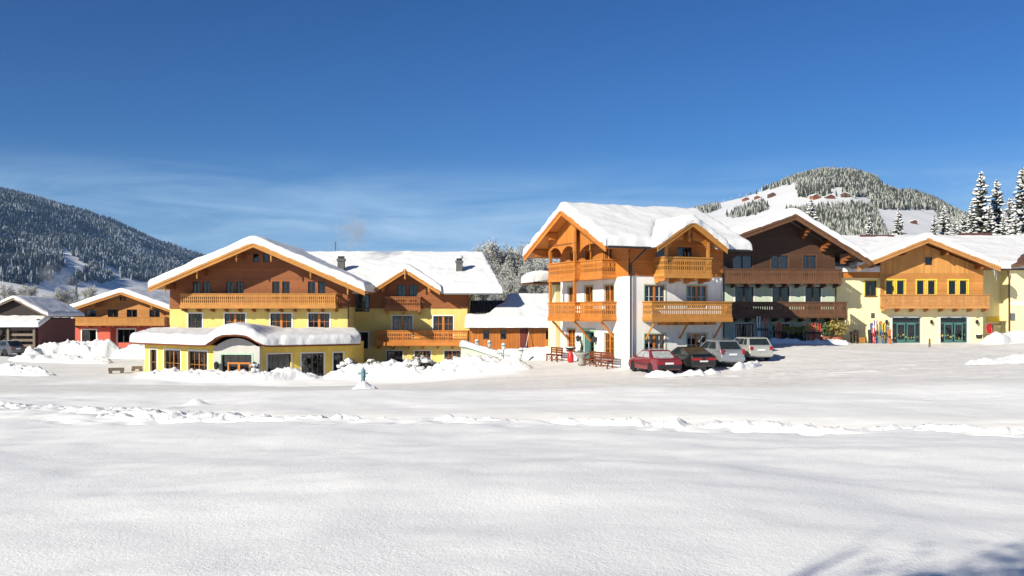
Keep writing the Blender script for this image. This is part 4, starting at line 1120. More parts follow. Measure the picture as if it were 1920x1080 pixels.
balcony(fg, -0.2, gW + .45, 3.18, 1.2, 1.18, 'piece_dark', 'piece_dark', 'hearts', .17, (0, 1), 1.0)
gable_roof(GH, T((gp, 0, 0)), gp + 1.4, gW - gp + 1.75, zrG, slG, srG, -2.1, 11, 'wood_dark', 'piece_dark', snow=.55, seed=41, over_front=2.1, bargeh=.42, pm='piece_dark')
# stepped brackets under the right-hand eave
for x in (gp + 1.2, gp + 2.75, gp + 4.3):
    z = zrG - srG * (x - gp) - .2
    poly = [(0, 0), (0, -.75), (.45, -.75), (.45, -.55), (.95, -.55), (.95, -.35), (1.5, -.35), (1.5, -.15), (2.1, -.15), (2.1, 0)]
    MB().prism_xz(poly[::-1], -.14, .14).build('purlin', 'piece_brown', GH, T((x, 0, z)) @ RZ(R(-90)))
MB().box(gW - .2, gW, 0, 10, .2, 7.2).build('side_wall', 'plaster_green', GH, T((0, .01, 0)))
MB().box(0, .2, 0, 10, .2, 8.6).build('side_wall', 'plaster_green', GH, T((0, .01, 0)))
downpipe(GH, [(gW + .05, -.1, 5.6), (gW + .05, -.1, .8)], 'metal_dark', .05)

# ------------------------------------------------------------------ cream house with ski room (right)
RX, RYY = 34.0, 80.0
RH = thing('ski_house', 'cream yellow house with honey timber gable and green glazed doors', 'house', (RX, RYY, 0))
def rx(px, Y=80.0): return atz(px, Y) - RX
rz0 = 0.4; rl, rr_ = rx(1650), rx(1843); rb = 4.6
fr = Face(RH, T((0, 0, 0)), rz0, [(rl, rb), (rr_, rb)], 'plaster_cream')
DOORS = []
for px, w in ((1699.5, 2.36), (1788.5, 2.26)):
    fr.holes.append((rx(px) - w / 2, rx(px) + w / 2, 1.0, 3.15)); DOORS.append((rx(px), w))
fr.build()
for x, w in DOORS:
    M = T((x, .08, 1.0)); h = 2.15; q = w / 2
    mb = MB().box(-q, -q + .08, 0, .08, 0, h).box(q - .08, q, 0, .08, 0, h).box(-q + .08, q - .08, 0, .08, h - .08, h).box(-q + .08, q - .08, 0, .08, h - .5, h - .42)
    mb.box(-q + .08, q - .08, 0, .08, 0, .12)
    d = mb.build('door', 'frame_green', RH, M)
    for sg in (-1, 1):
        MB().box(sg * .42 - .36, sg * .42 - .27, -.01, .06, .12, h - .5).box(sg * .42 + .27, sg * .42 + .36, -.01, .06, .12, h - .5).box(sg * .42 - .27, sg * .42 + .27, -.01, .06, .12, .3).box(sg * .42 - .27, sg * .42 + .27, -.01, .06, h - .62, h - .5).build('door_leaf', 'frame_green', d)
        MB().box(-.02, .02, -.05, -.01, .9, 1.15).build('handle', 'metal_grey', d, T((sg * .1, 0, 0)))
        MB().box(sg * .42 - .34, sg * .42 + .34, .015, .02, .13, h - .51).build('pane', 'glass', d)
        MB().box(sg * .95 - .17, sg * .95 + .17, .045, .05, .13, h - .51).build('pane', 'glass', d)
    MB().box(-q + .09, q - .09, .045, .05, h - .41, h - .09).build('pane', 'glass', d)
    MB().box(-q - .13, -q, -.11, -.06, -.1, h + .13).box(q, q + .13, -.11, -.06, -.1, h + .13).box(-q, q, -.11, -.06, h, h + .13).build('surround', 'trim_white', d)
    for k in range(9):       # painted flowers on the glass
        a = rnd.uniform(0, 6); r0 = rnd.uniform(.05, .085); cx, cz = (k - 4) * .23, rnd.uniform(.38, .75)
        mb = MB(); mb.add([(cx, 0, cz)] + [(cx + r0 * (1 + .35 * (i % 2)) * math.cos(a + i * .628), 0, cz + r0 * (1 + .35 * (i % 2)) * math.sin(a + i * .628)) for i in range(10)], [(0, i + 1, (i + 1) % 10 + 1) for i in range(10)])
        mb.build('flower_decal', ('shrub_gold', 'hedge', 'shrub_green')[k % 3], d, T((0, .008, 0)))
zrR, sRr = 9.65, .40
frc = Face(RH, T((0, -.04, 0)), rb, [(rl, 6.82), (rr_, 6.82)], 'wood_honey', 'cladding')
for px in (1678.5, 1736.5, 1796):
    for dx in (-.46, .46): window(frc, rx(px) + dx, 5.02, .66, 1.22, 'frame_yellow', 1, 1, 'frame_yellow', .11, curtain=('curtain', .18), sub=1)
frc.build()
frg = Face(RH, T((0, -.07, 0)), 6.80, [(rl, zrR - sRr * -rl - .3), (0, zrR - .3), (rr_, zrR - sRr * rr_ - .3)], 'wood_honey_v', 'gable_boards')
window(frg, rx(1740.5), 7.5, .62, .66, 'frame_dark', 1, 1, 'piece_honey', .1, sub=1)
frg.build()
balcony(fr, rl + .0, rr_ + .05, 3.92, 1.0, 1.12, 'piece_honey', 'piece_honey', 'hearts', .2, (1, 1), 1.22, 'piece_honey', pat=3)
gable_roof(RH, T((0, 0, 0)), 5.75, 5.85, zrR, sRr, sRr, -1.6, 10, 'piece_brown', 'piece_honey', snow=.5, seed=51, purl=(-4.3, -1.75, 1.75, 4.6), over_front=1.6, bargeh=.4, pm='piece_brown', gut=(1,))
for px in (1661, 1745, 1830): wall_lamp(RH, rx(px), 0, 2.75, 1.0)
MB().box(rl, rl + .2, 0, 9, rz0, 7.0).build('side_wall', 'plaster_cream', RH, T((0, .01, 0)))
MB().box(rr_ - .2, rr_, 0, 3.2, rz0, 7.0).build('side_wall', 'plaster_cream', RH, T((0, .01, 0)))
# left link with flat snowy roof
lk = Face(RH, T((0, .35, 0)), rz0, [(rx(1552, 81), 6.45), (rl, 6.45)], 'plaster_cream', 'link_wall')
window(lk, rx(1628, 80.9), 4.95, .95, 1.25, 'frame_dark', 2, 1, 'frame_yellow', .08, curtain=('curtain', .15), sub=1, sill='piece_dark')
lk.build()
lr = MB().box(rx(1548, 81), rl + .3, 0.05, 5, 6.45, 6.98).build('link_roof', 'piece_orange', RH)
xs = edge_list(rl + .4 - rx(1547, 81)) + rx(1547, 81); ys = edge_list(5.2) - .05
X, Y = np.meshgrid(xs, ys); D = np.minimum(np.minimum(X - xs[0], xs[-1] - X), np.minimum(Y - ys[0], ys[-1] - Y))
snow_surface(X, Y, 6.98 + 0 * X, D, .55, 61, 'snow', lr, None)
mb = MB().box(-.16, .16, -.03, .02, -.22, .22)
vt = mb.build('vent', 'metal_grey', RH, T((rx(1636.5, 80.35), .35, 3.3)))
for k in range(5): MB().box(-.14, .14, -.045, -.03, -.19 + k * .085, -.15 + k * .085).build('slat', 'metal_dark', vt)
# rear block: long roof parallel to the picture
rk = Face(RH, T((0, 3.2, 0)), rz0, [(rr_, 7.5), (rx(1900, 83) + 3.2, 7.5)], 'plaster_cream', 'rear_wall')
rk.build()
sd = MB().box(-.42, .42, -.06, .03, 0, 1.15).build('hatch_door', 'plaster_cream', RH, T((rx(1873, 83), 3.2, 1.35)))
MB().box(-.46, -.42, -.075, -.02, 0, 1.2).box(.42, .46, -.075, -.02, 0, 1.2).box(-.42, .42, -.075, -.02, 1.15, 1.2).build('door_frame', 'piece_grey', sd)
MB().box(-.85, .85, -.04, .02, 2.75, 3.2).build('sign_board', 'frame_yellow', RH, T((rx(1871, 83), 3.2, 0)))
MB().box(-.28, .28, -.06, .02, 3.9, 6.3).build('corner_board', 'wood_honey_v', RH, T((rr_ + .55, 3.2, 0)))
kx0 = rx(1893, 81.6)
MB().box(kx0, kx0 + 9, 1.6, 6, rz0, 7.4).build('wing_wall', 'plaster_cream', RH)
MB().box(kx0 + .02, kx0 + 9, 1.575, 1.6, 4.2, 4.5).build('cornice', 'trim_white', RH)
MB().box(kx0 + .02, kx0 + 9, 1.57, 1.6, 0.8, 1.35).build('plinth', 'trim_white', RH)
MB().box(kx0 + .05, kx0 + .4, 1.5, 1.6, 2.9, 3.5).build('meter_box', 'metal_grey', RH)
downpipe(RH, [(kx0 - .5, 1.0, 7.2), (kx0 - .3, 1.2, 6.8), (kx0 - .08, 1.52, 6.4), (kx0 - .08, 1.52, 1.0)], 'metal_brown', .06)
MK = T((-7.5, 12.5, 0)) @ RZ(R(-90))
gable_roof(RH, MK, 9, 11.2, 10.55, .29, .29, 0, 32, 'piece_brown', 'piece_brown', snow=.5, seed=71, barge=False, name='rear_roof', gut=None)
MB().tube([(rr_ + .8, 1.2, 7.22), (kx0 + 4, 1.2, 7.22)], .07, 8).build('gutter', 'metal_dark', RH)
rr2 = MB().add([(kx0 - .1, -.2, 7.6), (kx0 + 6, -.2, 10.2), (kx0 + 6, 4, 10.2), (kx0 - .1, 4, 7.6), (kx0 - .1, -.2, 7.35), (kx0 + 6, -.2, 9.95), (kx0 + 6, 4, 9.95), (kx0 - .1, 4, 7.35)],
    [(0, 1, 2, 3), (7, 6, 5, 4), (0, 4, 5, 1), (0, 3, 7, 4)]).build('wing_roof', 'piece_dark', RH)
for k, (x, l) in enumerate(((5.35, .5), (5.5, .9), (5.62, .35), (5.72, .65), (5.8, 1.1), (5.88, .3))):
    MB().lathe([(.005, -l), (.02, -l * .6), (.045, 0)], 6, T((x, -1.5 + .1 * k, zrR - sRr * x - .12))).build('icicle', 'ice', RH, smooth=True)
rt = MB()
MB().box(rx(1800, 92), rx(1862, 92), 12.2, 12.6, 11.0, 11.2).build('ridge_cap', 'roof_red', RH)
MB().box(rx(1610, 92), rx(1672, 92), 11.4, 11.8, 10.72, 10.95).build('ridge_cap', 'roof_red', RH)

# ------------------------------------------------------------------ timber hut between the two big houses
KH = 0.916
HU = thing('timber_hut', 'low orange board hut with half snow-covered metal roof', 'hut', (0.18, 82.4, 0.30))
HU.scale = (KH, KH, KH)
fh = Face(HU, T((0, 0, 0)), -0.3, [(-4.2, 2.1), (4.3, 2.1)], 'wood_hut', 'wall', .1)
for x in (-2.6, -1.0, 3.25): window(fh, x, 1.05, .58, .85, 'frame_dark', 1, 1, 'piece_gold', .05, sub=1)
fh.build()
MB().box(.55, 1.3, -.03, .02, -.2, 2.05).build('door', 'wood_barn_red', HU)
for x in np.arange(-4.15, 4.3, .28):
    if all(abs(x - q) > .42 for q in (-2.6, -1.0, 3.25)) and not .5 < x < 1.35:
        link('batten', CACHE.setdefault('batten', MB().box(-.025, .025, -.03, 0, -.3, 2.08).mesh('batten', 'piece_orange')), HU, T((x, 0, 0)))
MB().box(-4.2, -4.0, .02, 6, -.3, 2.6).build('side_wall', 'wood_hut', HU)
MB().box(4.1, 4.3, .02, 6, -.3, 2.6).build('side_wall', 'wood_hut', HU)
pu = [(-4.5, -.7, 2.2), (4.6, -.7, 2.2), (4.6, 5.2, 4.75), (-4.5, 5.2, 4.75)]
hr = MB().add(pu + [(x, y, z - .12) for x, y, z in pu], [(0, 1, 2, 3), (7, 6, 5, 4), (0, 4, 5, 1), (1, 5, 6, 2), (2, 6, 7, 3), (3, 7, 4, 0)]).build('roof', 'roof_dark', HU)
for x in np.arange(-4.4, 4.6, .3):
    MB().add([(x - .03, -.7, 2.2), (x + .03, -.7, 2.2), (x + .03, 5.2, 4.75), (x - .03, 5.2, 4.75), (x, -.7, 2.27), (x, 5.2, 4.82)], [(0, 4, 5, 3), (4, 1, 2, 5), (0, 1, 4)]).build('roof_seam', 'metal_grey', hr)
xs = edge_list(9.3, step=.35) - 4.6; ys = edge_list(6.1, step=.35) - .8
X, Y = np.meshgrid(xs, ys); D = np.minimum(np.minimum(X + 4.6, 4.7 - X), np.minimum(Y + .8, 5.3 - Y))
bd = 0.6 + 3.2 * sstep(-2.9, -.6, X) + .35 * fbm(X * .9, Y * .9, 3.) + 6 * sstep(-1.0, .2, X)
mk = np.clip((bd - Y) / .5, 0, 1)
snow_surface(X, Y, 2.22 + (Y + .7) * .432, np.minimum(D, np.where(mk < 1, mk * .4, 9)), .8, 81, 'snow', hr, None, rr=.7, mask=np.where(mk > 0, 1.0, 0.0))

# ------------------------------------------------------------------ red house behind
RD = thing('red_house', 'red plastered house with honey timber upper floor and snowy gable roof', 'house', (-46.2, 115, 0))
def dx_(px, Y=115.0): return atz(px, Y) + 46.2
f = Face(RD, T((0, 0, 0)), -1.2, [(dx_(140), 2.1), (dx_(205), 2.1)], 'plaster_red')
window(f, dx_(167), .05, 1.7, 1.4, 'frame_dark', 2, 1, 'trim_white', .14, sub=1); f.build()
f = Face(RD, T((0, .7, 0)), -1.2, [(dx_(205), 2.1), (dx_(318), 2.1)], 'plaster_red')
window(f, dx_(232.5), -.1, 2.1, 1.6, 'frame_dark', 3, 1, 'trim_white', .14, sub=1); f.build()
MB().box(dx_(205) - .02, dx_(205) + .1, .001, .7, -1.2, 2.1).build('return_wall', 'plaster_red', RD)
f = Face(RD, T((0, -.02, 0)), 2.1, [(dx_(140), 3.75), (0, 5.72), (dx_(318), 3.85)], 'wood_honey', 'cladding')
for px in (170, 212, 247.5, 290): window(f, dx_(px), 2.6, 1.25, 1.3, 'frame_dark', 2, 1, None, curtain=('curtain', .3), sub=1)
for px in (227, 234): window(f, dx_(px) , 4.95, .32, .45, 'frame_dark', 1, 1, None, sub=1)
f.build()
balcony(f, dx_(138, 114), dx_(308, 114), 2.0, 1.0, 1.0, 'piece_gold', 'piece_gold', 'hearts', .22, (1, 1), 1.6, 'piece_brown', pat=2)
gable_roof(RD, T((0, 0, 0)), 6.8, 6.6, 5.98, .33, .36, -1.6, 12, 'piece_gold', 'piece_gold', snow=.55, seed=91, purl=(-3.5, 3.5), over_front=1.6, bargeh=.32, step=.6)
MB().box(dx_(140), dx_(140) + .2, 0, 11, -1.2, 3.6).build('side_wall', 'plaster_red', RD, T((0, .01, 0)))
MB().box(dx_(318) - .2, dx_(318), .7, 11, -1.2, 3.6).build('side_wall', 'plaster_red', RD, T((0, .01, 0)))

# ------------------------------------------------------------------ old open barn at the far left
BN = thing('wooden_barn', 'dark open timber barn with snowy gable at the left edge', 'barn', (-50.6, 98, 0))
f = Face(BN, T((0, 0, 0)), 2.9, [(-5.2, 2.9), (0, 4.9), (3.0, 3.35), (3.0, 2.9)][:3] + [(3.02, 2.91)], 'wood_barn', 'gable_boards')
f.build()
MB().box(2.85, 3.05, -1.6, 6.5, -1, 2.9).build('side_wall', 'wood_barn_red', BN)
MB().box(-5.2, 2.85, 5.5, 5.7, -1, 3).build('back_wall', 'wood_barn', BN)
gable_roof(BN, T((0, 0, 0)), 5.6, 3.5, 5.05, .43, .52, -.6, 7.5, 'wood_barn', 'piece_grey', snow=.32, seed=95, over_front=.6, bargeh=.22, step=.6)
pr = [(-6, -2.2, 2.15), (3.35, -2.2, 2.15), (3.35, .1, 2.95), (-6, .1, 2.95)]
pt = MB().add(pr + [(x, y, z - .12) for x, y, z in pr], [(0, 1, 2, 3), (7, 6, 5, 4), (0, 4, 5, 1), (1, 5, 6, 2), (2, 6, 7, 3), (3, 7, 4, 0)]).build('lean_to_roof', 'wood_barn', BN)
xs = edge_list(9.5) - 6.1; ys = edge_list(2.4) - 2.3
X, Y = np.meshgrid(xs, ys); D = np.minimum(np.minimum(X + 6.1, 3.4 - X), np.minimum(Y + 2.3, .1 - Y))
snow_surface(X, Y, 2.16 + (Y + 2.2) * .348, D, .38, 96, 'snow', pt, None)
for x in (-4.6, -2.6, -1.1, 0.15, 2.75): MB().box(x - .1, x + .1, -1.95, -1.75, -1, 2.15).build('post', 'piece_grey', BN)
for z in (.1, .65, 1.2, 1.75): MB().box(.0, 2.8, -1.74, -1.66, z, z + .24).build('plank', 'piece_grey', BN)
for k in range(26):
    a = rnd.uniform(-2.9, -.4); MB().tube([(a, 1.0, rnd.uniform(-.5, 1.6)), (a, 2.4, rnd.uniform(-.5, 1.6))], rnd.uniform(.08, .14), 7).build('log', 'piece_grey', BN)

# ------------------------------------------------------------------ snow banks
def bank(name, label, pts, width, h, seed, cat='snow bank', lump=1.0, n=None, group=None, base=-0.15, peak=0.8):
    P = np.array(pts, float); seg = np.hypot(*np.diff(P, axis=0).T); cum = np.concatenate([[0], np.cumsum(seg)]); L = cum[-1]
    ns = n or int(np.clip(L / 0.16, 24, 220)); nt = int(np.clip(width / 0.13, 18, 60))
    s_ = np.linspace(0, L, ns); t_ = np.linspace(-1, 1, nt)
    cx, cy = np.interp(s_, cum, P[:, 0]), np.interp(s_, cum, P[:, 1])
    tx, ty = np.gradient(cx), np.gradient(cy); ln = np.hypot(tx, ty); nx, ny = -ty / ln, tx / ln
    S, Tt = np.meshgrid(s_, t_)
    endt = np.clip(np.minimum(S, L - S) / (width * 0.5), 0, 1) ** .6
    wv = width * .5 * (0.75 + 0.4 * fbm(S * .45 + seed, 0 * S, seed, 3)) * (0.35 + .65 * endt)
    X = cx[None] + nx[None] * Tt * wv; Y = cy[None] + ny[None] * Tt * wv
    Tw = np.clip(Tt + .35 * fbm(S * .7 + seed, Tt * 1.2, seed, 3), -1, 1) * (1 - (np.abs(Tt) > .97)) + Tt * (np.abs(Tt) > .97)
    prof = np.clip(1 - np.abs(Tw) ** 2.4, 0, 1) ** peak * endt
    H_ = h * prof * (0.72 + 0.5 * fbm(X * .5 + seed, Y * .5, 0, 3)) 
    H_ = H_ + lump * (.25 + h * 0.34) * prof ** .5 * (billow(X * 1.15 + seed, Y * 1.15, seed * .1, 5, .62) - .38) + 0.07 * lump * prof ** .3 * fbm(X * 6, Y * 6, seed, 3)
    Z = base_h(X, Y) + base * (1 - prof) + H_
    jit = 0.10 * lump * prof ** .5
    X = X + jit * fbm(X * 2.4, Y * 2.4, Z * 2.4 + seed, 3); Y = Y + jit * fbm(X * 2.4 + 9, Y * 2.4, Z * 2.4 + seed, 3)
    me = mesh_np(name, np.stack([X, Y, Z], -1).reshape(-1, 3), grid_faces(nt, ns), 'snow_rough', True)
    return tag(link(name, me), label, cat, group)

bank('snow_bank', 'long low ridge of ploughed snow before the yellow pavilion', [(-27.5, 71.5), (-22, 66.3), (-17.5, 65.8), (-13, 67.5)], 3.0, .75, 1)
bank('snow_bank', 'high lumpy snow bank burying the hotel garden right of the pavilion', [(-13.5, 69), (-10, 67.5), (-6, 66.5), (-2, 65.5), (1.2, 64.6)], 7.2, 1.15, 2)
bank('snow_bank', 'rounded snow heap at the end of the garden bank by the road', [(-2.2, 64.6), (1.6, 63.8)], 3.4, .85, 3)
bank('snow_bank', 'snow slope piled below the timber hut door', [(-1, 76), (2.2, 73), (3.2, 70)], 4.6, .9, 4, lump=.7)
bank('snow_bank', 'snow bank directly in front of the timber hut wall', [(-3.4, 80.3), (0, 80.6), (3.6, 80.8)], 2.6, .75, 44, lump=.6)
bank('snow_bank', 'tall chunky snow heap left of the red house front', [(-48, 96), (-44.5, 97), (-41, 96.5), (-38.8, 97)], 4.6, 1.55, 5)
bank('snow_bank', 'chunky snow heap in front of the red house window', [(-39.2, 95), (-36.5, 94), (-33.5, 95)], 4.2, 1.35, 6)
bank('snow_bank', 'low snow bank behind the heaps beside the red house', [(-41, 105), (-34, 103), (-30, 102)], 4.5, 1.9, 7)
bank('snow_bank', 'long flat snow windrow along the left yard', [(-46, 88), (-41, 86.5), (-35.5, 85.5)], 3.2, .7, 8)
bank('snow_bank', 'small snow heap against the barn planks', [(-47.2, 92.5), (-44.8, 92)], 2.6, 1.1, 9)
bank('snow_bank', 'snow bank at the left edge with a shaded flat block', [(-44, 75), (-38, 72.5), (-34, 71.5)], 3.0, .9, 10)
bank('snow_bank', 'ploughed snow ridge behind the bumpers of the red and black cars', [(7.6, 55.5), (9.2, 54.7), (11.0, 55.1), (12.6, 56.2)], 1.3, .33, 11)
bank('snow_bank', 'ploughed snow ridge beside the silver cars', [(13.0, 57.0), (14.6, 58.2), (15.2, 59.3)], 1.1, .36, 12)
bank('snow_bank', 'wide soft snow bank at the right edge before the cream house', [(37, 70), (42, 72), (50, 71)], 7, 1.35, 14, lump=.35)
bank('snow_bank', 'smooth snow drift along the wall right of the green doors', [(38.4, 78.2), (41.5, 79.5), (47, 79)], 2.6, 1.0, 15, lump=.35)
bank('snow_bank', 'small snow mound round the foot of the blue hydrant', [(-8.7, 51.6), (-7.2, 51.4)], 1.6, .5, 16)
bank('snow_bank', 'snow ridge along the skis and hedge of the guest house', [(19.3, 74.3), (23, 75.2), (27, 76.3)], 2.0, .45, 17, lump=.6)
bank('snow_bank', 'low crumbly snow bank along the far right roadside', [(26, 55), (31, 56.5), (40, 58)], 2.6, .45, 18, lump=.7)

xs_ = np.linspace(-14, 18, 60)
bank('snow_path', 'crumbly trodden path line crossing the whole field', [(float(x), float(path_y(x)) + .05) for x in xs_], 1.2, .085, 61, 'snow path', n=520, base=-.3)
bank('snow_path', 'churned up snow lane crossing the field at left', [(-30, 44.5), (-24, 40.5), (-18, 36.3), (-12, 32.4), (-8, 30.4)], 3.4, .13, 62, 'snow path', n=320, base=-.3)

# ------------------------------------------------------------------ cars
def car(name, label, paint, loc, rz, L, W, belt, zr, gh, tail, glass='car_glass', wheel=.31, extras=(), group='cars parked nose-in along the white house'):
    t = thing(name, label, 'car', loc, rz, group)
    r0, r1, f1, f0 = gh            # rear base, rear roof, front roof, front base along the car
    ya, yb = -L * .30, L * .31     # axles
    R0 = wheel + .045
    def archp(c, rev=False):
        p = [(c + R0 * math.cos(a), .30 + R0 * math.sin(a)) for a in np.linspace(-.15, math.pi + .15, 11)]
        return p
    bot = .24
    out = [(-L / 2 + .12, bot)] + archp(ya)[::-1] + archp(yb)[::-1] + [(L / 2 - .12, bot), (L / 2 - .01, .34), (L / 2, .52), (L / 2 - .06, .66), (L / 2 - .22, belt - .17), (f0 + .25, belt - .02), (f0, belt + .01),
          (r0, belt + .02)] + tail + [(-L / 2, .62), (-L / 2 - .01, .48), (-L / 2 + .03, .32)]
    n = len(out); vs = []
    for k, (fx, ins) in enumerate(((-1, .05), (-.94, 0), (.94, 0), (1, .05))):
        for y, z in out:
            q = abs(y) / (L / 2); taper = 1 - .10 * q ** 5
            zz = z - (ins * .9 if z > .7 else 0); yy = y * (1 - ins * .35)
            vs.append((fx * W / 2 * taper, yy, zz))
    fs = [tuple(range(n))[::-1], tuple(range(3 * n, 4 * n))]
    for k in range(3):
        for i in range(n): fs.append((k * n + i, k * n + (i + 1) % n, (k + 1) * n + (i + 1) % n, (k + 1) * n + i))
    mb = MB().add(vs, fs); body = mb.build('body', paint, t)
    MB().box(-W / 2 + .14, W / 2 - .14, -L / 2 + .25, L / 2 - .3, .2, .62).build('underbody', 'plastic_dark', t)
    # cabin
    wb, wt = W / 2 * .93, W / 2 * .76
    b0 = belt - .01
    cab = [(-wb, r0, b0), (wb, r0, b0), (wb, f0, b0), (-wb, f0, b0), (-wt, r1, zr - .03), (wt, r1, zr - .03), (wt, f1, zr - .03), (-wt, f1, zr - .03),
           (-wt * .86, r1 + .12, zr), (wt * .86, r1 + .12, zr), (wt * .86, f1 - .12, zr), (-wt * .86, f1 - .12, zr)]
    MB().add(cab, [(0, 1, 5, 4), (1, 2, 6, 5), (2, 3, 7, 6), (3, 0, 4, 7), (4, 5, 9, 8), (5, 6, 10, 9), (6, 7, 11, 10), (7, 4, 8, 11), (8, 9, 10, 11)]).build('cabin', paint, t)
    def quad(nm, m, c, off, thick=.012):
        c = [Vector(p) for p in c]; nrm = (c[1] - c[0]).cross(c[2] - c[0]).normalized()
        if nrm.dot((c[0] + c[2]) / 2 - Vector((0, (r0 + f0) / 2, belt))) < 0: nrm = -nrm
        vs = [p + nrm * off for p in c] + [p - nrm * thick for p in c]; k = len(c)
        return MB().add(vs, [tuple(range(k)), tuple(range(2 * k - 1, k - 1, -1))] + [(i, (i + 1) % k, (i + 1) % k + k, i + k) for i in range(k)]).build(nm, m, t)
    def lerp(a, b, q): return tuple(a[i] + (b[i] - a[i]) * q for i in range(3))
    def patch(A, B, C_, D_, e, f_):   # A,B bottom; D_,C_ top
        P0, P1 = lerp(A, B, e), lerp(A, B, 1 - e); Q0, Q1 = lerp(D_, C_, e), lerp(D_, C_, 1 - e)
        return [lerp(P0, Q0, f_), lerp(P1, Q1, f_), lerp(P1, Q1, 1 - f_), lerp(P0, Q0, 1 - f_)]
    quad('rear_window', glass, patch(cab[0], cab[1], cab[5], cab[4], .07, .10), .008)
    quad('windscreen', glass, patch(cab[3], cab[2], cab[6], cab[7], .06, .08), .008)
    for sg, (A, B, C_, D_) in ((-1, (cab[0], cab[3], cab[7], cab[4])), (1, (cab[1], cab[2], cab[6], cab[5]))):
        cuts = [(.16, .52), (.555, .93)] if 'threewin' not in extras else [(.07, .25), (.285, .58), (.61, .95)]
        for a, b_ in cuts:
            quad('side_window', glass, [lerp(lerp(A, B, a), lerp(D_, C_, a), .10), lerp(lerp(A, B, b_), lerp(D_, C_, b_), .10), lerp(lerp(A, B, b_), lerp(D_, C_, b_), .88), lerp(lerp(A, B, a), lerp(D_, C_, a), .88)], .008)
        MB().box(-.05, .05, -.06, .06, -.06, .06).build('mirror', paint if 'dark' not in extras else 'plastic_dark', t, T((sg * (W / 2 + .06), f0 - .25, belt + .06)))
        MB().box(-.008, .008, -.09, .09, -.015, .015).build('door_handle', 'plastic_dark', t, T((sg * (W / 2 + .004), -.15, belt - .13)))
        MB().box(-.012, .012, yb - R0 - .12, ya + R0 + .12, 0, 0) if 0 else None
        MB().box(-.012, .012, ya + R0 + .03, yb - R0 - .03, .5, .57).build('side_moulding', 'plastic_dark', t, T((sg * (W / 2 + .004), 0, 0)))
        # lights
        tl = 'taillight'
        if 'band' in extras:
            MB().box(-.34, .34, -.02, .03, -.08, .08).build(tl, 'lamp_red', t, T((sg * (W / 2 - .40), -L / 2 - .0, belt - .22)))
        elif 'tall' in extras:
            MB().box(-.08, .08, -.04, .10, -.17, .13).build(tl, 'lamp_red', t, T((sg * (W / 2 - .17), -L / 2 + .0, belt - .08)))
        elif 'square' in extras:
            MB().box(-.10, .10, -.03, .06, -.11, .11).build(tl, 'lamp_red', t, T((sg * (W / 2 - .21), -L / 2 + .0, belt - .16)))
        else:
            MB().box(-.22, .22, -.03, .04, -.075, .075).build(tl, 'lamp_red', t, T((sg * (W / 2 - .27), -L / 2 - .0, belt - .25)))
        MB().box(-.2, .2, -.05, .03, -.07, .07).build('headlight', 'lamp_clear', t, T((sg * (W / 2 - .28), L / 2 - .03, .6)))
        for y in (ya, yb):
            w = MB(); w.lathe([(.2, -.09), (wheel - .02, -.09), (wheel, -.06), (wheel, .06), (wheel - .02, .09), (.2, .09)], 18)
            wo = w.build('wheel', 'rubber', t, T((sg * (W / 2 - .10), y, wheel)) @ Matrix.Rotation(R(90) * sg, 4, 'Y'))
            MB().lathe([(.02, .075), (.07, .08), (.08, .06), (.17, .065), (.205, .085), (.205, .02)], 14).build('rim', 'metal_grey' if paint != 'paint_red' else 'plate', wo)
    MB().box(-W / 2 + .1, W / 2 - .1, -.05, .05, -.11, .09).build('bumper', 'plastic_dark' if 'dark' in extras or paint == 'paint_red' else paint, t, T((0, -L / 2 - .03, .44)))
    MB().box(-W / 2 + .1, W / 2 - .1, -.04, .05, -.11, .09).build('bumper', 'plastic_dark', t, T((0, L / 2 + .01, .44)))
    MB().box(-.26, .26, -.012, .01, -.055, .055).build('number_plate', 'plate', t, T((0, -L / 2 - .02, belt - .27 if 'band' not in extras else belt - .36)))
    if 'rack' in extras:
        for y in (-.35, .2):
            MB().tube([(-wt + .02, y, zr - .02), (-wt + .05, y, zr + .09), (wt - .05, y, zr + .09), (wt - .02, y, zr - .02)], .015, 5).build('roof_rack', 'metal_grey', t)
    if 'spoiler' in extras:
        MB().box(-W / 2 + .2, W / 2 - .2, -.14, .12, -.02, .02).build('spoiler', paint, t, T((0, -L / 2 + .2, belt + .08)))
    if 'wiper' in extras:
        MB().box(-.01, .3, -.01, .01, -.01, .01).build('wiper', 'plastic_dark', t, T((0, r0 - .03, belt + .06)))
    if 'antenna' in extras:
        MB().tube([(0, f1 - .1, zr), (0, f1 - .45, zr + .32)], .007, 4).build('antenna', 'plastic_dark', t)
    if 'frost' in extras:
        xs = np.linspace(-wt * .8, wt * .8, 9); ys = np.linspace(r1 + .1, f1 - .1, 9); X, Y = np.meshgrid(xs, ys)
        Z = zr + .012 + .02 * np.clip(fbm(X * 4, Y * 4, 3.) + .5, 0, 1)
        link('snow', mesh_np('snow', np.stack([X, Y, Z], -1).reshape(-1, 3), grid_faces(9, 9), 'snow', True), t)
    return t
sed = [(-1.42, .95), (-2.05, .92), (-2.12, .86)]
def cz(x, y): return float(base_h(np.array([x]), np.array([y]))[0]) + 0.02
car('parked_car', 'dark red saloon with frosted windows and roof rack', 'paint_red', (8.5, 57.45, cz(8.7, 56.8)), R(16), 4.25, 1.68, .90, 1.37, (-1.45, -.82, .25, 1.02), sed, 'frosted_glass', extras=('rack', 'frost'))
car('parked_car', 'black liftback with wide red tail-light band', 'paint_black', (10.75, 58.75, cz(10.9, 58.2)), R(15), 4.4, 1.70, .92, 1.37, (-1.85, -.75, .15, 1.05), [(-2.0, .95), (-2.17, .90), (-2.19, .8)], extras=('band', 'spoiler', 'antenna', 'dark'))
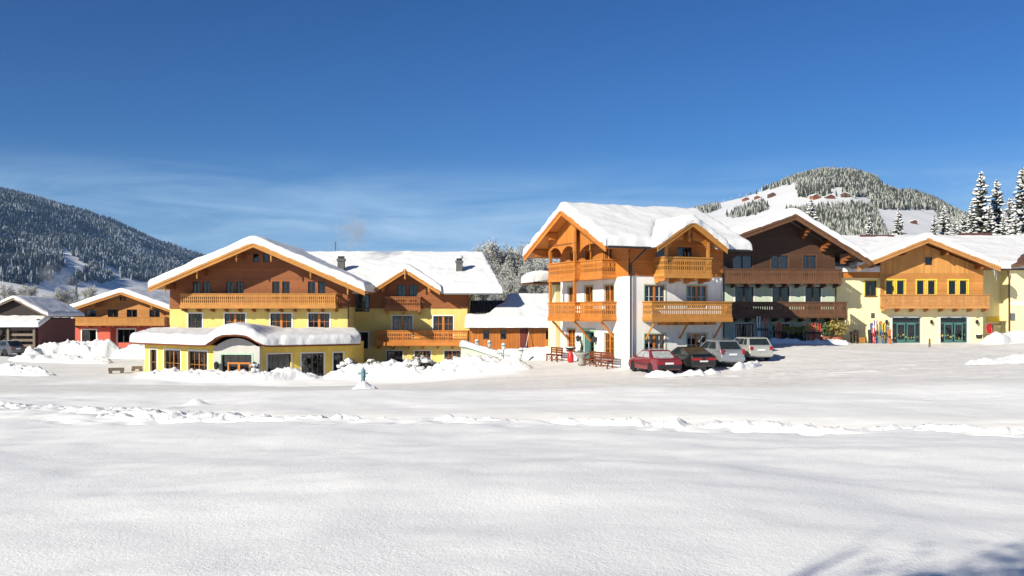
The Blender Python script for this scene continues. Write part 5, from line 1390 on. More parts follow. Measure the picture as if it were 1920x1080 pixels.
car('parked_car', 'silver compact people carrier with tall red tail lights', 'paint_silver', (12.95, 60.4, cz(13.1, 59.9)), R(14), 4.15, 1.72, .98, 1.55, (-1.85, -1.3, .25, 1.25), [(-1.98, .98), (-2.06, .85)], extras=('tall', 'wiper', 'rack'))
car('parked_car', 'pale champagne hatchback parked last beside the ski rack', 'paint_champagne', (15.25, 62.2, cz(15.3, 61.6)), R(11), 4.1, 1.73, .96, 1.46, (-1.86, -1.5, .2, 1.15), [(-1.97, .96), (-2.04, .85)], extras=('square', 'threewin', 'wiper'))
car('parked_car', 'dark car seen from the side before the barn', 'paint_slate', (-49.3, 93.2, cz(-49.3, 93.2)), R(65), 3.9, 1.65, .92, 1.42, (-1.75, -1.3, .2, 1.05), [(-1.88, .95), (-1.94, .85)], extras=('square', 'frost'), group='lone car in the barn yard')

# ------------------------------------------------------------------ trees
def spruce_meshes(seed, h, lean=0.0):
    r = random.Random(seed)
    tr = MB().tube([(0, 0, -.5), (0.02, 0, h * .5), (0, 0, h * .99)], [.018 * h, .011 * h, .004 * h], 7).mesh('trunk', 'bark')
    gv, gf, sv_, sf = [], [], [], []
    z = .07 * h
    while z < .985 * h:
        q = z / h
        Rr = h * .185 * (1 - q) ** .82 + .012 * h
        n = max(6, int(13 - 5 * q))
        for k in range(n):
            a = 2 * math.pi * (k + r.random() * .8) / n + r.random(); L = Rr * r.uniform(.5, 1.25)
            ca, sa = math.cos(a), math.sin(a); zb = z + r.uniform(-.022, .022) * h
            up = .16 * q; nseg = 4; wid = L * .30 + .006 * h
            b = len(gv)
            for i in range(nseg + 1):
                t = i / nseg
                rr = L * t; zz = zb + L * (up * t - (.62 - .45 * q) * t ** 1.6 + .10 * t ** 4)
                w = wid * (1 - .72 * t) * (1.15 if i % 2 else .72) * (0.4 if i == 0 else 1)
                dz = -w * .55
                gv += [(rr * ca - w * sa, rr * sa + w * ca, zz + dz), (rr * ca, rr * sa, zz), (rr * ca + w * sa, rr * sa - w * ca, zz + dz)]
            for i in range(nseg):
                o = b + i * 3
                gf += [(o, o + 3, o + 4, o + 1), (o + 1, o + 4, o + 5, o + 2)]
            if r.random() < .8:
                b2 = len(sv_); k0 = 1 if r.random() < .8 else 2; th_ = .012 * h * r.uniform(.6, 1.3)
                for i in range(k0, nseg + 1):
                    t = i / nseg * .99
                    rr = L * t; zz = zb + L * (up * t - (.62 - .45 * q) * t ** 1.6 + .10 * t ** 4)
                    w = wid * (1 - .72 * t) * (1.0 if i % 2 else .66) * .66; e = th_ * (1 if i < nseg else .3)
                    sv_ += [(rr * ca - w * sa, rr * sa + w * ca, zz - w * .46 + .02), (rr * ca, rr * sa, zz + e), (rr * ca + w * sa, rr * sa - w * ca, zz - w * .46 + .02)]
                for i in range(nseg - k0):
                    o = b2 + i * 3
                    sf += [(o, o + 3, o + 4, o + 1), (o + 1, o + 4, o + 5, o + 2)]
        z += h * .027 * (1.15 - .55 * q)
    g = mesh_np('crown', np.array(gv), np.array(gf), 'needles'); s_ = mesh_np('snow', np.array(sv_), np.array(sf), 'snow', True)
    return tr, g, s_
SPR = [spruce_meshes(100 + i, 20.0) for i in range(3)]
def spruce(px, py_top, Y, h, label, v, rz):
    x = atz(px, Y); zt = zof(py_top, Y)
    t = thing('spruce_tree', label, 'tree', (x, Y, zt - h), rz, 'snow-laden spruces behind the cream house')
    s_ = h / 20.0; t.scale = (s_ , s_, s_)
    tr, g, sn = SPR[v]
    link('trunk', tr, t); c = link('crown', g, t); link('snow', sn, c)
    return t
for a in ((1840, 322, 178, 27, 'tallest snow-laden spruce, left of the group at the right edge', 0, 0),
          (1869, 337, 184, 25, 'slim snowy spruce second from left in the right-hand group', 1, 2),
          (1917, 316, 172, 28, 'big snowy spruce cut off by the right picture edge', 2, 1),
          (1893, 372, 182, 21, 'shorter snowy spruce between the slim one and the edge one', 0, 4),
          (1806, 398, 160, 15, 'broad low snowy spruce left of the tallest one', 1, 3),
          (1770, 388, 155, 15.5, 'low white-plastered spruce directly above the cream gable ridge', 2, 5),
          (1790, 410, 150, 12.5, 'small bushy snowy spruce squeezed between two broader ones', 0, 2.5),
          (1685, 393, 150, 14.5, 'lone slender spruce above the left slope of the cream house', 1, 0.7),
          (1629, 408, 145, 13, 'spruce standing right of the dark gable end', 2, 0.2),
          (1521, 373, 150, 17, 'snow-heavy spruce rising behind the dark gable roof', 0, 1.4),
          (1822, 382, 168, 17, 'snowy spruce tucked against the left side of the tallest one', 2, 0.9),
          (1856, 384, 165, 16.5, 'snowy spruce in the gap right of the tallest one', 0, 3.3),
          (1882, 400, 160, 15, 'low snowy spruce above the long rear roof', 1, 4.2),
          (1905, 402, 158, 15, 'low snowy spruce at the foot of the edge spruce', 2, 2.2),
          (1752, 404, 152, 12.5, 'small snowy spruce just left of the plastered one', 1, 1.9),
          (1950, 380, 190, 22, 'snowy spruce half outside the right edge, behind the big one', 1, 1.1)):
    spruce(*a)

def frost_tree_meshes(seed, h, spread=.36, nleaf=13000, size=.05):
    r = random.Random(seed); rn = np.random.RandomState(seed)
    mb = MB(); tips = []
    def grow(p, d, l, rad, dep):
        q = p + d * l; mid = p + d * l * .5 + Vector((r.uniform(-1, 1), r.uniform(-1, 1), 0)) * l * .06
        mb.tube([p, mid, q], [rad, rad * .8, rad * .6], 4 if dep > 1 else 6, cap=False)
        if dep >= 1: tips.extend([(mid, l * .3), (q, l * .4)])
        if dep >= 4: return
        for k in range(4 if dep < 2 else 3):
            a = r.uniform(0, 6.28); tilt = r.uniform(.25, .75)
            o = d.orthogonal().normalized(); o.rotate(Matrix.Rotation(a, 3, d))
            nd = (d + o * tilt + Vector((0, 0, .22))).normalized()
            grow(p + d * l * r.uniform(.45, 1.0), nd, l * r.uniform(.55, .78), rad * .52, dep + 1)
    grow(Vector((0, 0, -.3)), Vector((0, 0, 1)), h * .38, h * .016, 0)
    tw = mb.mesh('branches', 'twig')
    T_ = np.array([list(p) for p, _ in tips]); S_ = np.array([s for _, s in tips])
    k = rn.randint(0, len(T_), nleaf)
    c = T_[k] + rn.normal(0, 1, (nleaf, 3)) * S_[k][:, None] * .5
    a = rn.normal(0, 1, (nleaf, 3)); b = rn.normal(0, 1, (nleaf, 3))
    a /= np.linalg.norm(a, axis=1)[:, None]; b -= a * (a * b).sum(1)[:, None]; b /= np.linalg.norm(b, axis=1)[:, None]
    s_ = size * h / 9 * rn.uniform(.5, 1.4, nleaf)[:, None]
    v = np.stack([c - a * s_ * 1.6, c + b * s_ * .7, c + a * s_ * 1.6, c - b * s_ * .7], 1).reshape(-1, 3)
    f = np.arange(nleaf * 4).reshape(-1, 4)
    m = mesh_np('frost', v, f, 'frost')
    return tw, m
FRO = [frost_tree_meshes(200 + i, 9.0) for i in range(3)]
def frost_tree(x, y, h, label, v, rz, group='frosted bare trees behind the hut', z=None):
    t = thing('frosted_tree', label, 'tree', (x, y, (cz(x, y) if z is None else z)), rz, group)
    s_ = h / 9.0 * 1.25; t.scale = (s_, s_, s_)
    tw, fr_ = FRO[v]; c = link('branches', tw, t); link('frost', fr_, c)
ft = [(905, 122, 9.5, 'frosted tree touching the right end of the hotel roof'), (925, 118, 10.5, 'frosted tree right of the hotel roof corner'), (942, 126, 11, 'frosted tree over the bare left part of the hut roof'),
      (958, 116, 10.8, 'tallest frosted tree between hotel and chalet'), (975, 122, 10, 'frosted tree right of the tallest bare one'), (992, 118, 10, 'frosted tree behind the chalet eave'),
      (1010, 112, 9, 'frosted tree under the chalet roof tip'), (1025, 118, 8.5, 'frosted tree beside the chalet balcony'), (930, 108, 6.5, 'low frosted tree behind the hut ridge, left'), (965, 106, 6.5, 'low frosted tree behind the hut ridge, centre'),
      (1000, 105, 6.5, 'low frosted tree behind the hut ridge, right'), (912, 104, 6, 'low frosted tree just past the hotel gutter'), (948, 112, 8.5, 'frosted tree left of the tallest bare one'), (984, 110, 8.5, 'frosted tree before the chalet eave tip'), (1016, 104, 7.5, 'frosted tree above the annex snow')]
for i, (px, Y, h, lb) in enumerate(ft): frost_tree(atz(px, Y), Y, h, lb, i % 3, i * 1.3)
for i, (px, Y, h, lb) in enumerate([(8, 170, 6, 'small frosted tree at the left edge behind the barn'), (24, 165, 7.5, 'frosted tree behind the barn gable'), (38, 175, 8, 'white-topped tree right beside the barn gable peak'), (98, 160, 6, 'frosted tree left of the church spire'), (114, 165, 7, 'bushy frosted tree between barn and red house'),
      (132, 168, 6.5, 'frosted tree just left of the red house roof'), (158, 190, 8, 'frosted tree behind the red house roof, right of the spire'), (80, 185, 6, 'small frosted tree above the barn roof slope')]):
    frost_tree(atz(px, Y), Y, h, lb, (i + 1) % 3, i * .9, 'frosted village trees', z=0.2)
# three bare trees standing behind the photographer; only their shadows reach into the picture
for i, (x, y, h) in enumerate(((-7.6, -5.75, 10), (-6.2, -5.9, 10.3), (-9.6, -6.3, 10))):
    t = thing('bare_tree', ('bare tree on the field behind the camera, nearest one', 'bare tree on the field behind the camera, middle one', 'bare tree on the field behind the camera, leftmost one')[i], 'tree', (x, y, cz(x, y)), i * 2., 'bare trees behind the camera')
    t.scale = (h / 9,) * 3
    c = link('branches', FRO[i][0], t)
    if i < 2: link('frost', FRO[i][1], c)

# ------------------------------------------------------------------ far buildings
def at_hill(sample, px, py, q0=.05, q1=.99):
    q = np.linspace(q0, q1, 400); P = sample(np.full(400, float(px)), q)
    sy = HOR - FPX * (P[:, 2] - ZC) / P[:, 1]
    return P[int(np.argmin(np.abs(sy - py)))]
def farmhouse(px, py, w, h, label, m, rz=.2):
    P = at_hill(sR, px, py)
    t = thing('farmhouse', label, 'farmhouse', (P[0], P[1], P[2] - 1), rz, 'farmhouses on the sunlit hill')
    MB().box(-w / 2, w / 2, 0, w * .8, 0, h + 1).prism_xz([(-w / 2, h + 1), (w / 2, h + 1), (0, h + 1 + w * .22)], .01, w * .79).build('wall', m, t)
    zr = h + 1.25 + w * .22
    vs = [(-w * .6, -1, zr - w * .264), (0, -1, zr), (w * .6, -1, zr - w * .264), (-w * .6, w * .9, zr - w * .264), (0, w * .9, zr), (w * .6, w * .9, zr - w * .264)]
    o = MB().add(vs + [(x, y, z + .5) for x, y, z in vs], [(6, 7, 10, 9), (7, 8, 11, 10), (0, 1, 7, 6), (1, 2, 8, 7), (3, 0, 6, 9), (2, 5, 11, 8), (0, 3, 4, 1), (1, 4, 5, 2)]).build('roof', 'snow', t)
    for k in range(3):
        MB().box(-w * .32 + k * w * .26, -w * .2 + k * w * .26, -.06, .0, 2.2, 3.6).build('window', 'frame_dark', t)
farmhouse(1400, 376, 9, 3, 'brown farmhouse, leftmost on the pasture', 'piece_brown')
farmhouse(1420, 373, 8.5, 3, 'farmhouse touching the leftmost one on its right', 'piece_bench', -.2)
farmhouse(1449, 369, 9, 4, 'single small barn by the bushes on the pasture', 'piece_dark')
farmhouse(1531, 374, 9, 4.2, 'tall light timber farmhouse below the wood', 'piece_brown', .35)
farmhouse(1558, 373, 10, 2.8, 'long reddish farmhouse right of the tall one', 'piece_bench', .1)
farmhouse(1584, 370, 9, 4, 'small dark barn at the right end of the farm row', 'piece_dark', -.3)
farmhouse(1715, 420, 6, 3, 'tiny dark hay hut alone on the right-hand meadow', 'piece_dark', .1)
ch = thing('church', 'distant church with a thin dark pointed spire', 'church', (atz(143, 560), 560, 3))
MB().box(-2, 2, -2, 2, -2, 4).build('tower', 'plaster_white', ch)
MB().lathe([(2.4, 4), (1.5, 6), (.8, 11), (.05, 21)], 8).build('spire', 'roof_dark', ch)
MB().box(-2.2, 5, 2.1, 14, -2, 3).build('nave', 'plaster_white', ch)

# ------------------------------------------------------------------ small things round the houses
def local(H, p):
    M = H.matrix_basis.copy() if 0 else (T(H.location) @ RZ(H.rotation_euler.z))
    return M @ Vector(p)
def bench(label, x, y, rz, L, cat='bench', group='benches by the chalet wall', lattice=True):
    t = thing('wooden_bench', label, cat, (x, y, cz(x, y)), rz, group)
    for k in range(3): MB().box(-L / 2, L / 2, -.42 + k * .14, -.30 + k * .14, .42, .46).build('seat_slat', 'piece_bench', t)
    for k in range(3): MB().box(-L / 2, L / 2, .02, .05, .52 + k * .15, .64 + k * .15).build('back_slat', 'piece_bench', t)
    for x_ in np.linspace(-L / 2 + .08, L / 2 - .08, 3):
        MB().box(x_ - .04, x_ + .04, -.40, -.34, -.1, .42).box(x_ - .04, x_ + .04, -.04, .015, -.1, .95).box(x_ - .035, x_ + .035, -.34, -.04, .34, .415).build('leg', 'piece_bench', t)
    if lattice:
        n = int(L / .42)
        for k in range(n):
            a = -L / 2 + .1 + k * (L - .2) / n; b_ = a + (L - .2) / n
            MB().tube([(a, -.405, .05), (b_, -.405, .4)], .025, 4).build('lattice', 'piece_bench', t)
            MB().tube([(a, -.43, .4), (b_, -.43, .05)], .025, 4).build('lattice', 'piece_bench', t)
    return t
p = local(WH, (-.75, 2.3, 0)); bench('long brown lattice bench at the chalet corner', p.x, p.y, TH - R(90), 3.2)
p = local(WH, (-.75, 8.9, 0)); bench('short brown bench at the far end of the chalet wall', p.x, p.y, TH - R(90), 1.9)
p = local(WH, (-.75, 6.7, 0))
t = thing('milk_can', 'red milk can under a dark bowl beside the green door', 'milk can', (p.x, p.y, cz(p.x, p.y)))
MB().lathe([(.2, 0), (.22, .05), (.22, .5), (.13, .66), (.13, .75)], 14).build('can', 'red_paint', t, smooth=True)
MB().lathe([(.1, .76), (.38, .95), (.42, 1.0), (.36, 1.0)], 14).build('bowl', 'metal_dark', t, smooth=True)
MB().lathe([(.36, .98), (.2, 1.04), (.02, 1.06)], 12).build('snow', 'snow', t, smooth=True)
p = local(WH, (-1.1, 4.35, 0))
t = thing('stone_planter', 'round stone planter with small conifer right of the green door', 'planter', (p.x, p.y, cz(p.x, p.y)))
MB().lathe([(.28, 0), (.2, .2), (.2, .45), (.5, .7), (.55, .8), (.45, .8)], 14).build('basin', 'stone', t, smooth=True)
def leafball(n, rx_, rz_, zc, s, seed, cone=False):
    rn = np.random.RandomState(seed); d = rn.normal(0, 1, (n, 3)); d /= np.linalg.norm(d, axis=1)[:, None]
    c = d * (rn.rand(n, 1) ** .4) * np.array([rx_, rx_, rz_]) * (1 + .25 * fbm(d[:, 0] * 2, d[:, 1] * 2, d[:, 2] * 2 + seed)[:, None])
    if cone: c[:, :2] *= np.clip(1 - (c[:, 2:3] + rz_) / (2 * rz_), .05, 1)
    c[:, 2] += zc
    a = rn.normal(0, 1, (n, 3)); b = rn.normal(0, 1, (n, 3)); a /= np.linalg.norm(a, axis=1)[:, None]; b -= a * (a * b).sum(1)[:, None]; b /= np.linalg.norm(b, axis=1)[:, None]
    q = s * rn.uniform(.6, 1.3, (n, 1))
    return np.stack([c - a * q * 1.5, c + b * q * .6, c + a * q * 1.5, c - b * q * .6], 1).reshape(-1, 3), np.arange(n * 4).reshape(-1, 4)
link('plant', mesh_np('plant', *leafball(200, .17, .42, 1.15, .05, 3, True), 'needles'), t)

# fire hydrant
hxp, hyp = atz(681, 52), 52.0
t = thing('fire_hydrant', 'pale blue fire hydrant standing in the snow by the road', 'hydrant', (hxp, hyp, cz(hxp, hyp) - .05))
MB().lathe([(.16, 0), (.16, .08), (.11, .1), (.11, .62), (.15, .66), (.15, .74), (.12, .78), (.12, .95), (.15, .98), (.13, 1.06), (.05, 1.14), (.04, 1.2)], 14).build('barrel', 'hydrant_blue', t, smooth=True)
for sg in (-1, 1): MB().tube([(sg * .08, 0, .86), (sg * .22, 0, .86), (sg * .27, 0, .86)], [.06, .06, .075], 10).build('outlet', 'hydrant_blue', t)
MB().tube([(0, -.08, .8), (0, -.2, .8)], .075, 10).build('outlet', 'hydrant_blue', t)

# garden: retaining wall, lantern posts, railing, picket fence, shrubs
gx0, gx1, gyy = atz(866, 76), atz(938, 74), 75.0
t = thing('garden_wall', 'pale green sloping garden wall capped with snow', 'wall', (gx0, gyy, 0))
w_ = gx1 - gx0
MB().prism_xz([(0, -.8), (w_, -.8), (w_, .05), (w_ * .5, .55), (.25, .95), (0, .95)], 0, .3).build('wall', 'plaster_green', t)
xs = edge_list(w_ + .3, step=.2) - .15; ys = edge_list(.9, step=.2) - .3
X, Y = np.meshgrid(xs, ys); D = np.minimum(np.minimum(X + .15, w_ + .15 - X), np.minimum(Y + .3, .6 - Y))
snow_surface(X, Y, np.interp(X, [0, .25, w_ * .5, w_], [.96, .96, .56, .06]), D, .42, 7, 'snow', t, None, rr=.35)
lamps = [(894, 638, 78, 'leftmost verdigris lantern post by the hotel wing corner'), (917.5, 640, 76, 'second verdigris lantern post on the garden wall'), (944, 645, 73.5, 'third verdigris lantern post, before the hut'), (977, 654, 70, 'nearest verdigris lantern post at the garden corner')]
for px, py, Y, lb in lamps:
    x = atz(px, Y); zt = zof(py, Y); zg = cz(x, Y) - .1
    t = thing('lantern_post', lb, 'lantern', (x, Y, zg), 0, 'verdigris lanterns in the garden'); hh = zt - zg
    MB().lathe([(.06, 0), (.045, .1), (.04, hh - .55), (.07, hh - .5)], 8).build('post', 'verdigris', t)
    l = MB().lathe([(.07, hh - .5), (.17, hh - .14), (.2, hh - .12), (.08, hh - .02), (.02, hh + .06)], 6).build('lantern', 'verdigris', t)
    MB().lathe([(.085, hh - .46), (.165, hh - .17)], 6).build('lamp_glass', 'lamp_clear', l)
    MB().lathe([(.17, hh - .08), (.12, hh + .03), (.02, hh + .09)], 8).build('snow', 'snow', l, smooth=True)
t = thing('garden_railing', 'curled verdigris railing linking the lantern posts', 'railing', (0, 0, 0))
pts = [Vector((atz(px, Y), Y, zof(py, Y) - .75)) for px, py, Y, _ in lamps]
for a, b_ in zip(pts[:-1], pts[1:]):
    MB().tube([a, a.lerp(b_, .5) + Vector((0, 0, -.06)), b_], .022, 5).build('rail', 'verdigris', t)
    for k in range(1, 7):
        q = a.lerp(b_, k / 7); MB().tube([q + Vector((0, 0, .1)), q + Vector((0, 0, -.55))], .016, 4).build('baluster', 'verdigris', t)
t = thing('picket_fence', 'small brown picket fence half sunk in the garden snow', 'fence', (0, 0, 0))
fa_, fb_ = Vector((atz(889, 68.5), 68.5, zof(688, 68.5))), Vector((atz(974, 67), 67, zof(684, 67)))
pk = MB().prism_xz([(-.05, 0), (.05, 0), (.05, .5), (0, .58), (-.05, .5)], -.015, .015).mesh('picket', 'piece_brown')
for k in range(26):
    q = fa_.lerp(fb_, k / 25); link('picket', pk, t, T(q + Vector((0, 0, -.1 + .04 * math.sin(k)))) @ RZ(-.45))
for dz in (.05, .3): MB().tube([fa_ + Vector((0, .03, dz)), fb_ + Vector((0, .03, dz))], .025, 4).build('rail', 'piece_brown', t)
def snowy_shrub(x, y, r, h, label, seed):
    t = thing('snowy_shrub', label, 'shrub', (x, y, cz(x, y)), 0, 'snow-covered garden shrubs')
    mb = MB(); rr = random.Random(seed)
    for k in range(14):
        a = rr.uniform(0, 6.28); mb.tube([(0, 0, 0), (r * .5 * math.cos(a), r * .5 * math.sin(a), h * .5), (r * .9 * math.cos(a), r * .9 * math.sin(a), h * rr.uniform(.6, 1))], .015, 4)
    mb.build('stems', 'twig', t)
    link('leaves', mesh_np('leaves', *leafball(260, r * .95, h * .45, h * .5, .07, seed), 'needles'), t)
    V, F, o = [], [], 0
    for k in range(int(16 * r / .6)):
        a = rr.uniform(0, 6.28); q = r * math.sqrt(rr.random()); zc = h * (.25 + .7 * rr.random() * (1 - .5 * q / r)); s0 = rr.uniform(.10, .24)
        u, w = np.meshgrid(np.linspace(0, 2 * math.pi, 9), np.linspace(0, math.pi, 6))
        X = np.sin(w) * np.cos(u); Y = np.sin(w) * np.sin(u); Z = np.cos(w)
        g_ = s0 * (1 + .6 * fbm(X * 1.7 + k, Y * 1.7, Z * 1.7 + seed, 3))
        V.append(np.stack([X * g_ * 1.25 + q * math.cos(a), Y * g_ * 1.25 + q * math.sin(a), Z * g_ * .75 + zc], -1).reshape(-1, 3)); F.append(grid_faces(6, 9) + o); o += 54
    link('snow', mesh_np('snow', np.concatenate(V), np.concatenate(F)[:, ::-1], 'snow_rough', True), t)
for px, Y, r, h, lb in ((787, 66, .75, 1.75, 'tall snow-plastered shrub before the hotel wing windows'), (806, 66, .6, 1.1, 'snowy shrub right beside the tall one'), (770, 65.5, .5, .95, 'low snowy shrub left of the tall one'), (655, 69, .8, 1.35, 'snow-capped round bush at the pavilion corner'), (697, 68.5, .8, 1.25, 'snow-capped flat bush under the wing window'), (856, 68, .7, 1.2, 'snow-capped bush near the right wing window'), (476, 66.8, .35, 1.15, 'thin snowy sapling beside the pavilion door')):
    snowy_shrub(atz(px, Y), Y, r, h, lb, int(px))
# shovel
sx, sy = 1.2, 82.0
t = thing('snow_shovel', 'long pale snow shovel leaning on the hut wall', 'shovel', (sx, sy, cz(sx, sy) + .25))
MB().tube([(-.05, -.5, .2), (.28, .3, 1.75)], .025, 6).build('handle', 'plate', t)
MB().box(-.2, .2, -.02, .02, -.18, .28).build('blade', 'metal_dark', t, T((-.08, -.55, .1)))
# log benches on the left yard
for px, py, lb, L in ((218, 697, 'snow-free log bench lying in the left yard', 1.15), (257, 687, 'short log seat beside the pavilion corner', .8)):
    Y = 74.5 if px < 240 else 76.5; x = atz(px, Y)
    t = thing('log_bench', lb, 'bench', (x, Y, cz(x, Y) + .02), R(25), 'log seats in the left yard')
    MB().box(-L / 2, L / 2, -.2, .2, .16, .38).build('seat', 'piece_grey', t)
    for sg in (-1, 1): MB().box(sg * L * .36 - .13, sg * L * .36 + .13, -.17, .17, -.1, .16).build('leg', 'piece_grey', t)
# wooden stake
x, Y = atz(1743, 70), 70.0
t = thing('wooden_stake', 'short wooden marker stake in the snow before the green doors', 'stake', (x, Y, cz(x, Y)))
MB().prism_xy([(-.06, -.05), (.06, -.05), (.06, .05), (-.06, .05)], -.2, .68).build('post', 'piece_grey', t)
MB().prism_xy([(-.05, -.04), (.05, -.04), (.05, .04), (-.05, .04)], .68, .74).build('tip', 'piece_brown', t)

# hedge, ski rack and shrubs along the guest house
hx0, hy0 = atz(1492, 77), 77.0
t = thing('garden_hedge', 'clipped yellow-green hedge along the guest house', 'hedge', (hx0, hy0, cz(hx0, hy0)), R(8))
rn = np.random.RandomState(4); n = 2600
def hedgeleaf(n, z0, z1, m, nm, s):
    c = np.stack([rn.uniform(-1.7, 1.7, n), rn.uniform(-.3, .3, n), rn.uniform(z0, z1, n)], -1); c[:, 2] += .12 * fbm(c[:, 0] * 1.5, c[:, 1], 0.)
    a = rn.normal(0, 1, (n, 3)); b = rn.normal(0, 1, (n, 3)); a /= np.linalg.norm(a, axis=1)[:, None]; b -= a * (a * b).sum(1)[:, None]; b /= np.linalg.norm(b, axis=1)[:, None]
    q = s * rn.uniform(.6, 1.3, (n, 1))
    link(nm, mesh_np(nm, np.stack([c - a * q * 1.4, c + b * q * .7, c + a * q * 1.4, c - b * q * .7], 1).reshape(-1, 3), np.arange(n * 4).reshape(-1, 4), m), t)
hedgeleaf(1500, .75, 1.3, 'hedge', 'top_leaves', .07); hedgeleaf(1300, 0, .8, 'needles', 'lower_leaves', .08)
for k in range(9): MB().tube([(-1.6 + k * .4, 0, -.1), (-1.6 + k * .4, .05, .9)], .03, 5).build('stem', 'twig', t)
t = thing('ski_rack', 'thin metal rail standing before the hedge for leaning skis', 'ski rack', (atz(1478, 75.5), 75.5, cz(atz(1478, 75.5), 75.5)), R(10))
for k in range(5): MB().tube([(-2.6 + k * 1.3, 0, -.2), (-2.6 + k * 1.3, 0, 1.0)], .025, 6).build('post', 'metal_grey', t)
MB().tube([(-2.7, 0, 1.0), (2.7, 0, 1.0)], .025, 6).build('rail', 'metal_grey', t)
SKC = {'white': (.75, .75, .72), 'red': (.45, .05, .04), 'blue': (.06, .12, .30), 'orange': (.55, .16, .03), 'black': (.03, .03, .03), 'green': (.07, .25, .16), 'wooden': (.33, .17, .07), 'grey': (.25, .25, .26), 'yellow': (.6, .45, .05), 'purple': (.15, .08, .3)}
for k, c in SKC.items(): mat('ski_' + k, c, .35, .15, 14, 0, 40, spec=.5)
def ski_pair(label, x, y, h, colour, rz=0, lean=.12, w=.09, group='skis leaning by the houses', cat='skis', name='ski_pair', z=None):
    t = thing(name, label, cat, (x, y, cz(x, y) if z is None else z), rz, group)
    k = ('ski', h, w, colour)
    if k not in CACHE:
        pts = [(0, 0), (h * .5, .03), (h * .88, 0), (h * .96, -.05), (h, -.11)]
        vs, fs = [], []
        for i, (zz, yy) in enumerate(pts):
            ww = w / 2 * (1.15 if i in (0, 3) else (.85 if i == 1 else 1.0)) * (.5 if i == 4 else 1)
            vs += [(-ww, yy, zz), (ww, yy, zz), (ww, yy + .02, zz), (-ww, yy + .02, zz)]
        for i in range(4):
            b = i * 4
            for q in range(4): fs.append((b + q, b + (q + 1) % 4, b + 4 + (q + 1) % 4, b + 4 + q))
        fs += [(3, 2, 1, 0), (16, 17, 18, 19)]
        CACHE[k] = MB().add(vs, fs).mesh('ski', 'ski_' + colour)
        CACHE[k, 'b'] = MB().box(-w * .4, w * .4, -.06, 0, h * .42, h * .52).mesh('binding', 'plastic_dark')
    for sg in ((-1, 1) if cat == 'skis' else (0,)):
        o = link('ski' if cat == 'skis' else 'board', CACHE[k], t, T((sg * w * .58, 0, 0)) @ Matrix.Rotation(-lean, 4, 'X') @ Matrix.Rotation(sg * .03, 4, 'Y'))
        link('binding', CACHE[k, 'b'], o)
for px, h, c, lb in ((1424, 1.95, 'white', 'tall white skis left at the guest house rack'), (1431, 1.85, 'grey', 'grey skis second at the guest house rack'), (1438, 1.9, 'red', 'red-brown skis third at the guest house rack'), (1447, 1.35, 'green', 'short green skis beside the hedge'), (1457, 1.5, 'orange', 'orange skis standing at the left hedge end'), (1463, 1.45, 'red', 'red skis at the left hedge end'),
                     (1514, 1.5, 'wooden', 'wooden skis at the right hedge end'), (1521, 1.45, 'orange', 'pair of orange skis right of the hedge'), (1527, 1.5, 'red', 'red skis in the row right of the hedge'), (1533, 1.5, 'wooden', 'wooden skis before the last guest house window'), (1538, 1.5, 'red', 'dark red skis last in the row by the window')):
    Y = 75.7; x = atz(px, Y); ski_pair(lb, x, Y, h, c, R(8), z=cz(x, Y) + .15)
for px, h, c, lb, cat in ((1631, 1.15, 'black', 'short black snowboard at the left of the ski pile', 'snowboard'), (1636, 1.7, 'blue', 'blue snowboard in the ski pile', 'snowboard'), (1641, 1.55, 'white', 'white skis in the pile by the green door', 'skis'), (1645, 1.95, 'purple', 'tall purple skis topping the pile', 'skis'), (1649, 1.6, 'green', 'green skis in the middle of the pile', 'skis'), (1653, 1.85, 'orange', 'bright orange snowboard in the pile', 'snowboard'),
                          (1658, 1.75, 'yellow', 'yellow skis right of the orange snowboard', 'skis'), (1661, 1.7, 'black', 'black skis in the right half of the pile', 'skis'), (1665, 1.4, 'grey', 'grey skis near the door frame', 'skis'), (1669, 1.2, 'orange', 'short orange-red skis nearest the door frame', 'skis'), (1639, 1.3, 'red', 'short red skis in front of the pile', 'skis'), (1656, 1.2, 'blue', 'short blue skis low in the pile', 'skis')):
    Y = 79.35 if h > 1.35 else 79.0; x = atz(px, Y)
    ski_pair(lb, x, Y, h, c, rnd.uniform(-.2, .2), .16, .24 if cat == 'snowboard' else .09, 'skis and snowboards piled at the cream house', cat, 'snowboard' if cat == 'snowboard' else 'ski_pair', z=1.0)
for px, r, h, m, lb in ((1570, .95, 1.55, 'shrub_gold', 'golden-leaved bush in a terracotta pot by the cream wall'), (1548, .6, 1.2, 'shrub_green', 'pale green bush at the guest house corner')):
    Y = 78.0; x = atz(px, Y)
    t = thing('potted_bush', lb, 'bush', (x, Y, cz(x, Y) + .1), 0)
    MB().lathe([(.3, -.1), (.42, .35), (.46, .36), (.46, .42), (.38, .42)], 14).build('pot', 'terracotta', t)
    link('leaves', mesh_np('leaves', *leafball(520, r, h * .5, h * .55 + .35, .085, int(px)), m), t)
    mb = MB()
    for k in range(9): mb.tube([(0, 0, .4), (.5 * r * math.cos(k * .7), .5 * r * math.sin(k * .7), h * .8)], .018, 4)
    mb.build('stems', 'twig', t)
Y = 79.2; x = atz(1602, Y)
t = thing('barbecue_grill', 'brown barbecue grill on thin legs by the cream wall', 'grill', (x, Y, cz(x, Y) + .05))
MB().box(-.3, .3, -.2, .2, .62, .9).build('firebox', 'metal_brown', t); MB().box(.02, .28, -.18, .18, .9, 1.02).build('hood', 'metal_brown', t)
for sx_ in (-.26, .0, .26): MB().box(sx_ - .02, sx_ + .02, -.15, .15, -.1, .62).build('leg', 'metal_brown', t)
x = atz(1614.5, Y)
t = thing('wooden_crate', 'small yellow wooden crate right of the grill', 'crate', (x, Y, cz(x, Y) + .02), .15)
